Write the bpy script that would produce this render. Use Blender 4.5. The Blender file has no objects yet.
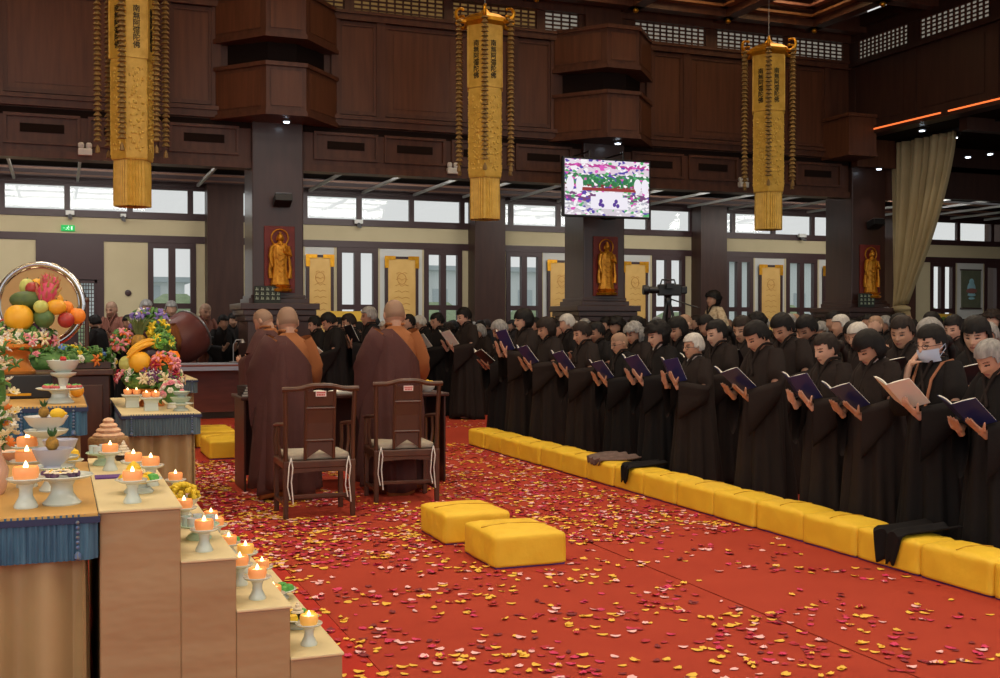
import bpy, bmesh, math, random
from math import sin, cos, pi, radians, exp, sqrt, atan2
from mathutils import Vector, Matrix, noise

random.seed(11)
scn = bpy.context.scene
COL = scn.collection

# ------------------------------------------------------------------ camera
CAM_H = 1.55
YAW = radians(21.3)
PITCH = math.atan(14 / 1130)
cam_data = bpy.data.cameras.new('camera')
cam_data.sensor_width = 36
cam_data.lens = 36 * 1.13
cam_data.clip_end = 300
cam = bpy.data.objects.new('camera', cam_data)
COL.objects.link(cam)
cam.location = (0, 0, CAM_H)
cam.rotation_euler = (pi / 2 - PITCH, 0, -YAW)
scn.camera = cam

# ------------------------------------------------------------------ world, lights, exposure
scn.view_settings.view_transform = 'Standard'
scn.view_settings.look = 'None'
scn.view_settings.gamma = 1
scn.view_settings.exposure = 0.0
scn.view_settings.use_curve_mapping = False
world = bpy.data.worlds.new('world')
scn.world = world
world.use_nodes = True
wn = world.node_tree
wn.nodes['Background'].inputs[0].default_value = (0.745, 0.75, 0.74, 1)
wn.nodes['Background'].inputs[1].default_value = 1.0


def area(name, loc, size, power, col=(1, 1, 1), rot=(0, 0, 0), size_y=None, spread=pi):
    l = bpy.data.lights.new(name, 'AREA')
    l.energy = power
    l.color = col
    l.shape = 'RECTANGLE'
    l.size = size
    l.size_y = size_y or size
    l.spread = spread
    o = bpy.data.objects.new(name, l)
    COL.objects.link(o)
    o.location = loc
    o.rotation_euler = rot
    return o


# ceiling light panels of the hall (above the frame)
for ly in (1.5, 7.0, 12.5):
    for lx in (-1.0, 4.5, 10.0):
        area('ceiling_panel_light', (lx, ly, 7.7), 2.2, 84, (1.0, 0.93, 0.84))
# unseen lights added above the rear aisle grid to brighten the rear wall
for lx in (-4.5, 0.4, 6.8, 13.2, 19.5):
    area('aisle_lamp', (lx, 22.4, 4.85), 3.4, 190, (1.0, 0.95, 0.88), (radians(38), 0, 0), size_y=0.9)
area('side_aisle_lamp', (21.5, 12, 5.2), 3.0, 60, (1.0, 0.95, 0.88), size_y=1.2)
# unseen fill light from behind the camera side of the hall, no window there
area('front_daylight', (-3.0, -4.0, 4.5), 7.0, 165, (1.0, 0.95, 0.90), (radians(62), 0, radians(-25)), 4.0)


# ------------------------------------------------------------------ pixel to place helpers
def ray(px, py):
    d = Vector(((px - 500) / 1130, -(py - 339) / 1130, -1))
    return (cam.rotation_euler.to_matrix() @ d)


def G(px, py, h=0.0):
    d = ray(px, py)
    s = (h - CAM_H) / d.z
    return Vector((d.x * s, d.y * s, h))


def AY(px, py, Y):
    d = ray(px, py)
    s = Y / d.y
    return Vector((d.x * s, Y, CAM_H + d.z * s))


def AX(px, py, X):
    d = ray(px, py)
    s = X / d.x
    return Vector((X, d.y * s, CAM_H + d.z * s))


# ------------------------------------------------------------------ materials
def lin(c):
    out = []
    for v in c[:3]:
        v /= 255.0
        out.append(v / 12.92 if v <= 0.04045 else ((v + 0.055) / 1.055) ** 2.4)
    return (*out, 1)


MATS = {}


def mat(name, col, rough=0.6, metal=0.0, var=None, vscale=6.0, bump=0.0, bscale=40.0, emis=None, estr=1.0,
        sss=0.0, spec=0.5, stretch=(1, 1, 1), trans=0.0, bdist=0.01, coat=0.0):
    if name in MATS:
        return MATS[name]
    m = bpy.data.materials.new(name)
    m.use_nodes = True
    nt = m.node_tree
    b = nt.nodes['Principled BSDF']
    b.inputs['Base Color'].default_value = lin(col)
    b.inputs['Roughness'].default_value = rough
    b.inputs['Metallic'].default_value = metal
    b.inputs['Specular IOR Level'].default_value = spec
    if coat:
        b.inputs['Coat Weight'].default_value = coat
        b.inputs['Coat Roughness'].default_value = 0.2
    if sss:
        b.inputs['Subsurface Weight'].default_value = sss
        b.inputs['Subsurface Radius'].default_value = (0.02, 0.01, 0.006)
    if trans:
        b.inputs['Transmission Weight'].default_value = trans
    if emis:
        b.inputs['Emission Color'].default_value = lin(emis)
        b.inputs['Emission Strength'].default_value = estr
    tc = nt.nodes.new('ShaderNodeTexCoord')
    mp = nt.nodes.new('ShaderNodeMapping')
    mp.inputs['Scale'].default_value = stretch
    nt.links.new(tc.outputs['Object'], mp.inputs[0])
    if var:
        n = nt.nodes.new('ShaderNodeTexNoise')
        n.inputs['Scale'].default_value = vscale
        n.inputs['Detail'].default_value = 5
        nt.links.new(mp.outputs[0], n.inputs[0])
        r = nt.nodes.new('ShaderNodeValToRGB')
        r.color_ramp.elements[0].position = 0.3
        r.color_ramp.elements[0].color = lin(col)
        r.color_ramp.elements[1].position = 0.7
        r.color_ramp.elements[1].color = lin(var)
        nt.links.new(n.outputs[0], r.inputs[0])
        nt.links.new(r.outputs[0], b.inputs['Base Color'])
    if bump:
        n2 = nt.nodes.new('ShaderNodeTexNoise')
        n2.inputs['Scale'].default_value = bscale
        n2.inputs['Detail'].default_value = 3
        nt.links.new(mp.outputs[0], n2.inputs[0])
        bp = nt.nodes.new('ShaderNodeBump')
        bp.inputs['Strength'].default_value = bump
        bp.inputs['Distance'].default_value = bdist
        nt.links.new(n2.outputs[0], bp.inputs['Height'])
        nt.links.new(bp.outputs[0], b.inputs['Normal'])
    MATS[name] = m
    return m


W = (1, 1, 0.12)
M_wood = mat('dark_wood_panelling', (78, 48, 36), 0.42, var=(98, 62, 46), vscale=3.5, stretch=(3, 3, 0.35), spec=0.3)
M_wood2 = mat('reddish_wood_inset', (88, 54, 38), 0.4, var=(108, 68, 48), vscale=3, stretch=(4, 4, 0.3), spec=0.3)
M_wood3 = mat('deep_brown_timber', (56, 36, 30), 0.4, var=(68, 45, 37), vscale=3, stretch=(3, 3, 0.4), spec=0.3)
M_colw = mat('lacquered_column_wood', (60, 36, 31), 0.4, var=(70, 43, 37), vscale=3, stretch=(3, 3, 0.4), spec=0.5, coat=0.45)
M_shadow = mat('blackened_wood', (34, 23, 19), 0.8, spec=0.1)  # carries painted shade of the bay recesses; also colours the dark aisle ceilings
M_redwood = mat('rosewood_furniture', (88, 52, 36), 0.35, var=(68, 40, 28), vscale=5, stretch=(2, 2, 0.5), coat=0.2)
M_redwood2 = mat('polished_redwood', (128, 62, 42), 0.35, var=(104, 48, 33), vscale=5, stretch=(0.5, 2, 3), coat=0.2)
M_plaster = mat('cream_plaster', (202, 188, 152), 0.85, var=(194, 180, 144), vscale=1.5)
M_plaster2 = mat('pale_grey_plaster', (206, 206, 200), 0.85)
M_carpet = mat('red_carpet', (172, 68, 50), 0.95, var=(164, 62, 46), vscale=2.0, bump=0.25, bscale=260, spec=0.1)
M_carpet2 = mat('bright_red_carpet', (184, 60, 48), 0.95, var=(176, 54, 44), vscale=2.0, bump=0.25, bscale=260, spec=0.1)
M_tile = mat('dark_floor_boards', (70, 48, 40), 0.4)
M_gold = mat('gold_cloth', (226, 186, 82), 0.45, 0.1, var=(204, 160, 58), vscale=9, bump=0.25, bscale=55)
M_gold_d = mat('deep_gold_brocade', (190, 144, 46), 0.45, 0.15, var=(246, 214, 110), vscale=34, bump=0.5, bscale=50)
M_goldm = mat('gilded_metal', (236, 172, 48), 0.32, 0.75, var=(206, 140, 30), vscale=12)
M_bead = mat('old_gold_beads', (140, 112, 64), 0.55, 0.1)
M_yellow = mat('yellow_satin', (240, 200, 56), 0.6, var=(232, 188, 48), vscale=4, bump=0.35, bscale=9, bdist=0.02, spec=0.35)
M_purple = mat('purple_cloth', (92, 52, 130), 0.7)
M_black = mat('black_plastic', (22, 22, 24), 0.4)
M_white = mat('white_plastic', (228, 228, 222), 0.5)
M_grey = mat('grey_metal', (150, 150, 152), 0.35, 0.7)
M_lite = mat('white_painted_bar', (205, 208, 208), 0.5)
M_bar = mat('brown_ceiling_slat', (118, 80, 60), 0.5)
M_frame = mat('window_frame_wood', (60, 36, 36), 0.45)
M_skin_rim = None


def glassmat():
    m = bpy.data.materials.new('window_glass')
    m.use_nodes = True
    nt = m.node_tree
    nt.nodes.remove(nt.nodes['Principled BSDF'])
    t = nt.nodes.new('ShaderNodeBsdfTransparent')
    t.inputs[0].default_value = (0.97, 0.98, 0.98, 1)
    g = nt.nodes.new('ShaderNodeBsdfGlossy')
    g.inputs['Roughness'].default_value = 0.05
    x = nt.nodes.new('ShaderNodeMixShader')
    x.inputs[0].default_value = 0.02
    nt.links.new(t.outputs[0], x.inputs[1])
    nt.links.new(g.outputs[0], x.inputs[2])
    nt.links.new(x.outputs[0], nt.nodes['Material Output'].inputs[0])
    return m


M_glass = glassmat()


# ------------------------------------------------------------------ mesh helpers
class MB:
    def __init__(s):
        s.v = []
        s.f = []
        s.m = []

    def add(s, vs, fs, m=0):
        o = len(s.v)
        s.v += [tuple(p) for p in vs]
        s.f += [tuple(i + o for i in f) for f in fs]
        s.m += [m] * len(fs)
        return s

    def box(s, x0, x1, y0, y1, z0, z1, m=0):
        if x0 > x1: x0, x1 = x1, x0
        if y0 > y1: y0, y1 = y1, y0
        if z0 > z1: z0, z1 = z1, z0
        vs = [(x, y, z) for z in (z0, z1) for y in (y0, y1) for x in (x0, x1)]
        return s.add(vs, [(0, 2, 3, 1), (4, 5, 7, 6), (0, 1, 5, 4), (2, 6, 7, 3), (0, 4, 6, 2), (1, 3, 7, 5)], m)

    def cbox(s, c, d, m=0):
        return s.box(c[0] - d[0] / 2, c[0] + d[0] / 2, c[1] - d[1] / 2, c[1] + d[1] / 2, c[2] - d[2] / 2, c[2] + d[2] / 2, m)

    def prism(s, pts, z0, z1, m=0):
        n = len(pts)
        vs = [(p[0], p[1], z0) for p in pts] + [(p[0], p[1], z1) for p in pts]
        fs = [(i, (i + 1) % n, n + (i + 1) % n, n + i) for i in range(n)]
        fs += [tuple(reversed(range(n))), tuple(range(n, 2 * n))]
        return s.add(vs, fs, m)

    def loft(s, rings, m=0, cap=True, closed=True):
        n = len(rings[0])
        vs = [p for r in rings for p in r]
        fs = []
        for k in range(len(rings) - 1):
            for i in range(n if closed else n - 1):
                j = (i + 1) % n
                fs.append((k * n + i, k * n + j, (k + 1) * n + j, (k + 1) * n + i))
        if cap:
            fs.append(tuple(reversed(range(n))))
            fs.append(tuple(range((len(rings) - 1) * n, len(rings) * n)))
        return s.add(vs, fs, m)

    def tube(s, pts, r, n=8, m=0, cap=True, flat=None):
        pts = [Vector(p) for p in pts]
        rs = r if isinstance(r, (list, tuple)) else [r] * len(pts)
        rings = []
        u = None
        for i, p in enumerate(pts):
            a = pts[max(i - 1, 0)]
            b = pts[min(i + 1, len(pts) - 1)]
            t = (b - a).normalized()
            if u is None:
                ref = Vector((0, 0, 1)) if abs(t.z) < 0.9 else Vector((1, 0, 0))
                if flat is not None: ref = Vector(flat)
                u = t.cross(ref).normalized()
            else:
                u = (u - t * u.dot(t)).normalized()
            w = t.cross(u)
            rings.append([p + (u * cos(2 * pi * k / n) + w * sin(2 * pi * k / n)) * rs[i] for k in range(n)])
        return s.loft(rings, m, cap)

    def lathe(s, prof, n=16, c=(0, 0, 0), m=0, wob=None):
        rings = []
        for r, z in prof:
            rr = []
            for k in range(n):
                a = 2 * pi * k / n
                q = max(r, 1e-4) * (1 + (wob(a, z) if wob else 0))
                rr.append((c[0] + q * cos(a), c[1] + q * sin(a), c[2] + z))
            rings.append(rr)
        return s.loft(rings, m, True)

    def ell(s, c, r, n=12, k=8, m=0, R=None):
        if not isinstance(r, (list, tuple, Vector)): r = (r, r, r)
        vs = []
        for i in range(k + 1):
            t = -pi / 2 + pi * i / k
            for j in range(n):
                a = 2 * pi * j / n
                ct = max(cos(t), 0.002)
                p = Vector((r[0] * ct * cos(a), r[1] * ct * sin(a), r[2] * sin(t)))
                if R: p = R @ p
                vs.append(Vector(c) + p)
        rings = [vs[i * n:(i + 1) * n] for i in range(k + 1)]
        return s.loft(rings, m, True)

    def xf(s, mtx):
        s.v = [tuple(mtx @ Vector(p)) for p in s.v]
        return s

    def mesh(s, name, mats, smooth=True):
        me = bpy.data.meshes.new(name)
        me.from_pydata(s.v, [], s.f)
        if not isinstance(mats, (list, tuple)): mats = [mats]
        for q in mats: me.materials.append(q)
        me.polygons.foreach_set('material_index', s.m)
        me.polygons.foreach_set('use_smooth', [smooth] * len(s.f))
        me.update()
        return me

    def build(s, name, mats, parent=None, smooth=True, bevel=0.0, loc=None, seg=2):
        o = bpy.data.objects.new(name, s.mesh(name, mats, smooth))
        COL.objects.link(o)
        if parent: o.parent = parent
        if loc: o.location = loc
        if bevel:
            b = o.modifiers.new('bevel', 'BEVEL')
            b.width = bevel
            b.segments = seg
            b.limit_method = 'ANGLE'
        if smooth:
            o.data.set_sharp_from_angle(angle=radians(40)) if hasattr(o.data, 'set_sharp_from_angle') else None
        return o


def tag(o, label=None, cat=None, group=None, kind=None):
    if label: o['label'] = label
    if cat: o['category'] = cat
    if group: o['group'] = group
    if kind: o['kind'] = kind
    return o


def thing(name, label, cat, loc=(0, 0, 0), rz=0, group=None, scale=1.0):
    o = bpy.data.objects.new(name, None)
    o.empty_display_size = 0.05
    COL.objects.link(o)
    o.location = loc
    o.rotation_euler = (0, 0, rz)
    o.scale = (scale,) * 3
    return tag(o, label, cat, group)


def struct(o):
    o['kind'] = 'structure'
    return o


def link_mesh(name, me, parent=None, loc=(0, 0, 0), rot=None, scale=None):
    o = bpy.data.objects.new(name, me)
    COL.objects.link(o)
    o.location = loc
    if parent: o.parent = parent
    if rot: o.rotation_euler = rot
    if scale: o.scale = scale if isinstance(scale, (tuple, list)) else (scale,) * 3
    return o


KIDS = {}


def copy_tree(o, parent=None):
    c = o.copy()
    COL.objects.link(c)
    if parent: c.parent = parent
    for ch in o.children: copy_tree(ch, c)
    return c


def dup(o, loc, rz=0, label=None, scale=None, group=None):
    c = copy_tree(o)
    c.location = loc
    c.rotation_euler = (0, 0, rz)
    if scale: c.scale = (scale,) * 3
    if label: c['label'] = label
    if group: c['group'] = group
    return c


# ================================================================== SETTING
YC = 20.0      # front faces of the great columns and balcony
YB = 26.5      # rear wall
XR = 15.95     # right balcony wall
SP = 6.4
CX = [3.6 - SP, 3.6, 3.6 + SP, 3.6 + 2 * SP]
H_AISLE = 4.72
H_BAL = 4.30
H_TOP = 7.78

b = MB(); b.box(-9, 30, -6, 28, -0.12, -0.004)
struct(b.build('floor', M_tile, smooth=False))
b = MB(); b.box(1.33, 3.495, -1, 19.1, -0.004, 0.004); b.box(3.51, 12.5, -1, 19.1, -0.004, 0.004)
tag(b.build('red_carpet', M_carpet, smooth=False), 'matt red carpet laid along the aisle and under the standing crowd', 'carpet')
b = MB(); b.box(-6, 1.325, -1, 20, -0.004, 0.005)
tag(b.build('red_carpet', M_carpet2, smooth=False), 'brighter red carpet strip under the offering tables at the left', 'carpet')

# ---- rear wall ---------------------------------------------------------
wallY = YB
Z = dict(wtop=4.66, wbot=4.02, beam1=3.88, str0=3.56, beam2=3.36)


def wall_window(n, x0, x1, z0, z1, y, nx=1, bars=(), frame=0.07, dep=0.10, mull=0.05):
    """structure window with frame and panes; opening must already be free"""
    fr = MB()
    fr.box(x0, x1, y, y + dep, z0, z0 + frame); fr.box(x0, x1, y, y + dep, z1 - frame, z1)
    fr.box(x0, x0 + frame, y, y + dep, z0 + frame, z1 - frame); fr.box(x1 - frame, x1, y, y + dep, z0 + frame, z1 - frame)
    for k in range(1, nx):
        xx = x0 + (x1 - x0) * k / nx
        fr.box(xx - mull, xx + mull, y, y + dep, z0 + frame, z1 - frame)
    for zz in bars:
        fr.box(x0 + frame, x1 - frame, y + 0.006, y + dep - 0.006, zz - 0.06, zz + 0.06)
    o = struct(fr.build('window_%d' % n, M_frame, smooth=False))
    p = MB(); p.box(x0 + frame, x1 - frame, y + dep * 0.5, y + dep * 0.5 + 0.006, z0 + frame, z1 - frame)
    p.build('glass_pane', M_glass, o, smooth=False)
    return o


# free openings of the rear wall are built from slabs
WN = 1
# clerestory band
plaster = MB(); timber = MB()
plaster.box(-9, 30, YB, YB + 0.2, Z['str0'], Z['wbot'] - 0.08)
timber.box(-9, 30, YB - 0.04, YB + 0.2, Z['wbot'] - 0.10, Z['wbot'])
timber.box(-9, 30, YB - 0.03, YB + 0.2, Z['str0'] - 0.16, Z['str0'])
timber.box(-9, 30, YB - 0.03, YB + 0.2, Z['wtop'], H_AISLE + 0.35)
cx = -9.0
edges = []
while cx < 30:
    edges.append(cx); cx += 1.31
for a in edges:
    wall_window(WN, a, a + 1.31, Z['wbot'], Z['wtop'], YB + 0.02, frame=0.06); WN += 1

# lower band, by bay: list of (x0,x1,type)
ztop = Z['str0'] - 0.16
def px2x(px): return AY(px, 300, YB).x
PX = CX[1:]
bays = []
pil = [-2.9, 3.50, 9.88, 16.26, 22.6]   # pilaster centres
panels = []
for q in range(1, 4):
    c = pil[q]
    n = pil[q + 1]
    if q == 1:
        L = [(px2x(305), px2x(334), 'panel'), (px2x(337), px2x(378), 'win'), (px2x(380), px2x(422), 'panel'),
             (px2x(424), px2x(462), 'win')]
    elif q == 2:
        L = [(px2x(506), px2x(542), 'win'), (px2x(543), px2x(578), 'panel'), (px2x(618), px2x(650), 'panel'), (px2x(652), px2x(685), 'win')]
    else:
        L = [(px2x(725), px2x(753), 'win'), (px2x(755), px2x(784), 'panel'), (px2x(786), px2x(817), 'win'),
             (px2x(819), px2x(846), 'panel')]
    panels += L
panels += [(px2x(148), px2x(196), 'win'), (px2x(36), px2x(104), 'door'), (px2x(930), px2x(955), 'win'),
           (px2x(957), px2x(983), 'thangka'), (px2x(984), px2x(1012), 'win')]
panels.sort()
x = -9.0
gold_panels = []
LOW0 = 0.45
for (a, c, t) in panels + [(30, 30, 'end')]:
    if a > x:
        plaster.box(x, a, YB, YB + 0.2, 0, ztop)
    if t == 'win':
        timber.box(a, c, YB - 0.02, YB + 0.2, 0, LOW0)
        wall_window(WN, a, c, LOW0, ztop, YB - 0.02, nx=2, bars=(1.98,), frame=0.12 if c - a < 1.2 else 0.16, dep=0.14, mull=0.075); WN += 1
    elif t == 'door':
        timber.box(a, c, YB - 0.04, YB + 0.2, 2.55, ztop)
        timber.box(a, px2x(75), YB - 0.03, YB + 0.2, 0, 2.55)
        timber.box(px2x(97), c, YB - 0.03, YB + 0.2, 0, 2.55)
        timber.box(px2x(75), px2x(97), YB - 0.03, YB + 0.2, 0, 1.0)
    elif t in ('panel', 'thangka'):
        plaster.box(a, c, YB, YB + 0.2, 0, ztop, 1)
        gold_panels.append((a, c, t))
    x = max(x, c)
w = struct(plaster.build('wall_back', [M_plaster, M_plaster2], smooth=False))
timber.build('timber_framing', M_frame, w, smooth=False)
# lattice door light
d = MB(); xa, xb = px2x(75), px2x(97)
d.box(xa, xb, YB, YB + 0.06, 1.0, 1.08); d.box(xa, xb, YB, YB + 0.06, 2.47, 2.55)
d.box(xa, xa + 0.05, YB, YB + 0.06, 1, 2.55); d.box(xb - 0.05, xb, YB, YB + 0.06, 1, 2.55)
for k in range(1, 8):
    xx = xa + (xb - xa) * k / 8; d.box(xx - 0.009, xx + 0.009, YB + 0.01, YB + 0.04, 1.05, 2.5)
for k in range(1, 17):
    zz = 1.05 + 1.45 * k / 17; d.box(xa, xb, YB + 0.012, YB + 0.038, zz - 0.009, zz + 0.009)
o = struct(d.build('door_1', M_frame, smooth=False))
p = MB(); p.box(xa, xb, YB + 0.05, YB + 0.055, 1.0, 2.5); p.build('glass_pane', M_glass, o, smooth=False)

# pilasters on the rear wall
for k, c in enumerate(pil[1:]):
    p = MB()
    p.box(c - 0.4, c + 0.4, YB - 0.5, YB, 0, H_AISLE)
    p.box(c - 0.44, c + 0.44, YB - 0.54, YB, 0, 0.3)
    struct(p.build('trim_%d' % (k + 1), M_wood3, smooth=False))

# aisle ceiling with its open grid
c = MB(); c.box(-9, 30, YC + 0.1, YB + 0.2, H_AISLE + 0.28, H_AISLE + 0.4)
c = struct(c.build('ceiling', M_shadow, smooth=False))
g = MB()
xx = -8.6
while xx < 30:
    g.box(xx, xx + 0.05, YC + 0.35, YB, H_AISLE - 0.03, H_AISLE + 0.03); xx += 1.28
g.box(-9, 30, YC + 0.32, YC + 0.40, H_AISLE - 0.06, H_AISLE + 0.02)
g.box(-9, 30, YC + 0.20, YC + 0.24, H_BAL + 0.02, H_BAL + 0.06)
g.build('light_rail_grid', M_lite, c, smooth=False)
g = MB()
for yy in (YC + 1.1, YC + 2.4, YC + 3.7, YC + 5.0, YC + 6.0):
    g.box(-9, 30, yy, yy + 0.05, H_AISLE + 0.03, H_AISLE + 0.07)
g.build('brown_slats', M_bar, c, smooth=False)

# ---- balcony wall over the columns ------------------------------------
def balcony(name, length_axis, fixed, spans, lo, hi, sign):
    pass

bw = MB(); ins = MB(); shd = MB()
XL = -9.0
Yw = YC + 0.12
bw.box(XL, XR + 1.2, Yw, Yw + 0.25, H_BAL, 7.20)
bw.box(XL, XR, Yw - 0.10, Yw, 5.14, 5.30)       # lower moulding
bw.box(XL, XR, Yw - 0.14, Yw, 5.26, 5.33)
bw.box(XL, XR, Yw - 0.05, Yw, H_BAL, H_BAL + 0.12)
bw.box(XL, XR, Yw - 0.12, Yw, 7.05, 7.20)       # rail under lattice
bw.box(XL, XR, Yw - 0.16, Yw, 7.16, 7.22)
bw.box(XL, XR, Yw - 0.10, Yw + 0.25, 7.62, H_TOP + 0.3)
bw.box(XL, XR, Yw - 0.30, Yw, 7.85, H_TOP + 0.3)
def ring_panel(x0, x1, z0, z1, y, sm=0.05):
    bw.box(x0, x1, y - 0.05, y, z0, z0 + sm); bw.box(x0, x1, y - 0.05, y, z1 - sm, z1)
    bw.box(x0, x0 + sm, y - 0.045, y, z0 + sm, z1 - sm); bw.box(x1 - sm, x1, y - 0.045, y, z0 + sm, z1 - sm)
lat = []
for c0 in CX:
    L = c0 + 1.1; R = c0 + SP - 1.1
    if c0 > 16: break
    for (a, e) in ((L, L + 0.72), (L + 0.86, R - 0.86), (R - 0.72, R)):
        ins.box(a + 0.05, e - 0.05, Yw - 0.02, Yw, 5.42, 6.98)
        ring_panel(a, e, 5.36, 7.03, Yw, 0.07)
        if e - a > 1:
            ins.box(a + 0.18, (a + e) / 2 - 0.03, Yw - 0.03, Yw, 5.52, 6.88)
            ins.box((a + e) / 2 + 0.03, e - 0.18, Yw - 0.03, Yw, 5.52, 6.88)
    for xx in (L - 0.05, L + 0.79, R - 0.79, R + 0.05):
        bw.box(xx - 0.08, xx + 0.08, Yw - 0.07, Yw, 5.33, 7.05)
    nb = 4
    for k in range(nb):
        a = c0 + 0.6 + (SP - 1.2) * k / nb + 0.06
        e = c0 + 0.6 + (SP - 1.2) * (k + 1) / nb - 0.06
        ring_panel(a, e, 4.52, 5.02, Yw, 0.05)
        shd.box(a + 0.25, e - 0.25, Yw - 0.02, Yw, 4.72, 4.86)  # dark strip painted as shade inside each small recessed panel
    for (a, e) in ((c0 + 0.5, c0 + 1.22), (c0 + 1.40, c0 + 3.12), (c0 + 3.30, c0 + 5.0), (c0 + 5.18, c0 + 5.9)):
        if c0 < 9: lat.append((a, e))
lat += [(10.74, 12.36), (12.64, 14.29), (14.55, 15.81)]
xs = XL
for (a, e) in lat:
    if a > xs: bw.box(xs, a, Yw - 0.02, Yw + 0.2, 7.2, 7.62)
    xs = e
bw.box(xs, XR, Yw - 0.02, Yw + 0.2, 7.2, 7.62)
wb = struct(bw.build('wall_balcony_back', M_wood, smooth=False))
ins.build('inset_boards', M_wood2, wb, smooth=False)
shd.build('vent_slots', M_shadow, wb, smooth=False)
M_paper_g = mat('gold_lit_lattice_paper', (150, 120, 70), 0.8, emis=(190, 150, 90), estr=0.2)
M_paper_w = mat('pale_lit_lattice_paper', (190, 186, 170), 0.8, emis=(205, 200, 185), estr=0.26)


def lattice_x(a, e, z0, z1, y, paper, n):
    l = MB()
    nn = max(3, int((e - a) / 0.145))
    for k in range(nn + 1):
        xx = a + (e - a) * k / nn; l.box(xx - 0.014, xx + 0.014, y, y + 0.03, z0, z1)
    for k in range(6):
        zz = z0 + (z1 - z0) * k / 5; l.box(a, e, y - 0.004, y + 0.026, zz - 0.014, zz + 0.014)
    o = struct(l.build('window_%d' % n, M_wood, smooth=False))
    q = MB(); q.box(a, e, y + 0.05, y + 0.06, z0, z1); q.build('paper_backing', paper, o, smooth=False)


for (a, e) in lat:
    lattice_x(a, e, 7.22, 7.62, Yw + 0.02, M_paper_g if a < 7.2 else M_paper_w, WN); WN += 1

# right balcony wall (runs towards the camera)
rw = MB(); rin = MB()
R0, R1 = 2.0, YC + 0.2
rw.box(XR, XR + 0.25, R0, R1, 5.62, 7.20)
rw.box(XR - 0.06, XR + 0.3, R0, R1, 5.56, 5.72)
rw.box(XR - 0.10, XR, R0, R1, 7.08, 7.20)
rw.box(XR - 0.02, XR + 0.25, R0, R1, 7.62, H_TOP + 0.3)
rw.box(XR - 0.2, XR, R0, R1, 7.85, H_TOP + 0.3)
rl = [(18.3, 19.8)]
yy = 17.95
while yy > R0 + 3:
    rl.append((yy - 1.8, yy)); yy -= 2.13
ys = R1
for (a, e) in rl:
    rw.box(XR, XR + 0.2, e, ys, 7.2, 7.62); ys = a
    rw.box(XR - 0.03, XR, e + 0.08, e + 0.22, 5.75, 7.05)
    rin.box(XR - 0.012, XR, a + 0.1, e - 0.05, 5.85, 6.95)
rw.box(XR, XR + 0.2, R0, ys, 7.2, 7.62)
wr = struct(rw.build('wall_balcony_right', M_wood3, smooth=False))
rin.build('inset_boards', M_wood3, wr, smooth=False)
M_led = mat('warm_cornice_strip', (255, 140, 70), 0.5, emis=(255, 120, 60), estr=1.1)
q = MB()
for k in range(7):
    q.box(XR - 0.075, XR - 0.06, R0 + k * 2.55, R0 + k * 2.55 + 2.35, 5.635, 5.665)
q.build('cornice_light_strip', M_led, wr, smooth=False)
for (a, e) in rl:
    l = MB()
    for k in range(13):
        yy = a + (e - a) * k / 12; l.box(XR, XR + 0.03, yy - 0.018, yy + 0.018, 7.22, 7.62)
    for k in range(6):
        zz = 7.22 + 0.4 * k / 5; l.box(XR - 0.004, XR + 0.026, a, e, zz - 0.014, zz + 0.014)
    o = struct(l.build('window_%d' % WN, M_wood, smooth=False)); WN += 1
    q = MB(); q.box(XR + 0.05, XR + 0.06, a, e, 7.22, 7.62); q.build('paper_backing', M_paper_w, o, smooth=False)
# side aisle ceiling and far side wall
q = MB(); q.box(XR + 0.3, 30, R0, YC + 0.1, 5.55, 5.7)
q = struct(q.build('ceiling', M_shadow, smooth=False))
q2 = MB()
for yy in (8, 11, 14, 17): q2.box(XR + 0.3, 30, yy, yy + 0.2, 5.3, 5.55)
q2.box(XR + 1.2, 30, YC + 0.1, YC + 0.3, H_BAL + 0.1, 5.6)
q2.build('ceiling_beams', M_wood3, q, smooth=False)
q = MB(); q.box(27.5, 27.7, 2, 28, 0, 5.6); struct(q.build('wall_right', M_wood3, smooth=False))
q = MB(); q.box(-9.2, -9.0, 8, 28, 0, H_TOP); struct(q.build('wall_left', M_plaster, smooth=False))

# main ceiling : beams and lit coffers
q = MB()
q.box(-9, XR + 0.3, -6, YC + 0.3, H_TOP + 0.55, H_TOP + 0.65)
cl = struct(q.build('ceiling', M_wood3, smooth=False))
q = MB(); gl = MB(); pk = MB(); stud = MB()
bx = [-8.4 + 2.1 * k for k in range(12)]
by = [YC - 0.35 - 2.1 * k for k in range(12)]
for xx in bx: q.box(xx - 0.13, xx + 0.13, -5, YC, H_TOP - 0.05, H_TOP + 0.55)
for yy in by: q.box(-9, XR, yy - 0.13, yy + 0.13, H_TOP - 0.05, H_TOP + 0.55)
for i, xx in enumerate(bx[:-1]):
    for j in range(len(by) - 1):
        y1 = by[j] - 0.13; y0 = by[j + 1] + 0.13; x0 = xx + 0.13; x1 = bx[i + 1] - 0.13
        if x1 > XR: x1 = XR
        for (t, zz) in ((0.0, 0.1), (0.16, 0.25), (0.32, 0.4)):
            A = (x0 + t, x1 - t, y0 + t, y1 - t)
            for bb in ((A[0], A[0] + .16, A[2], A[3]), (A[1] - .16, A[1], A[2], A[3]), (A[0], A[1], A[2], A[2] + .16), (A[0], A[1], A[3] - .16, A[3])):
                gl.box(*bb, H_TOP + zz, H_TOP + zz + 0.05, 1 if t == 0.16 else 0)
        pk.box(x0 + 0.5, x1 - 0.5, y0 + 0.5, y1 - 0.5, H_TOP + 0.46, H_TOP + 0.48)
for xx in bx:
    for yy in by: stud.ell((xx, yy, H_TOP - 0.09), 0.06, 10, 6)
q.build('ceiling_beams', M_wood, cl, smooth=False)
M_coff = mat('coffer_moulding', (150, 100, 62), 0.5)
M_coffp = mat('coffer_pink_moulding', (176, 120, 104), 0.5)
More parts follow.
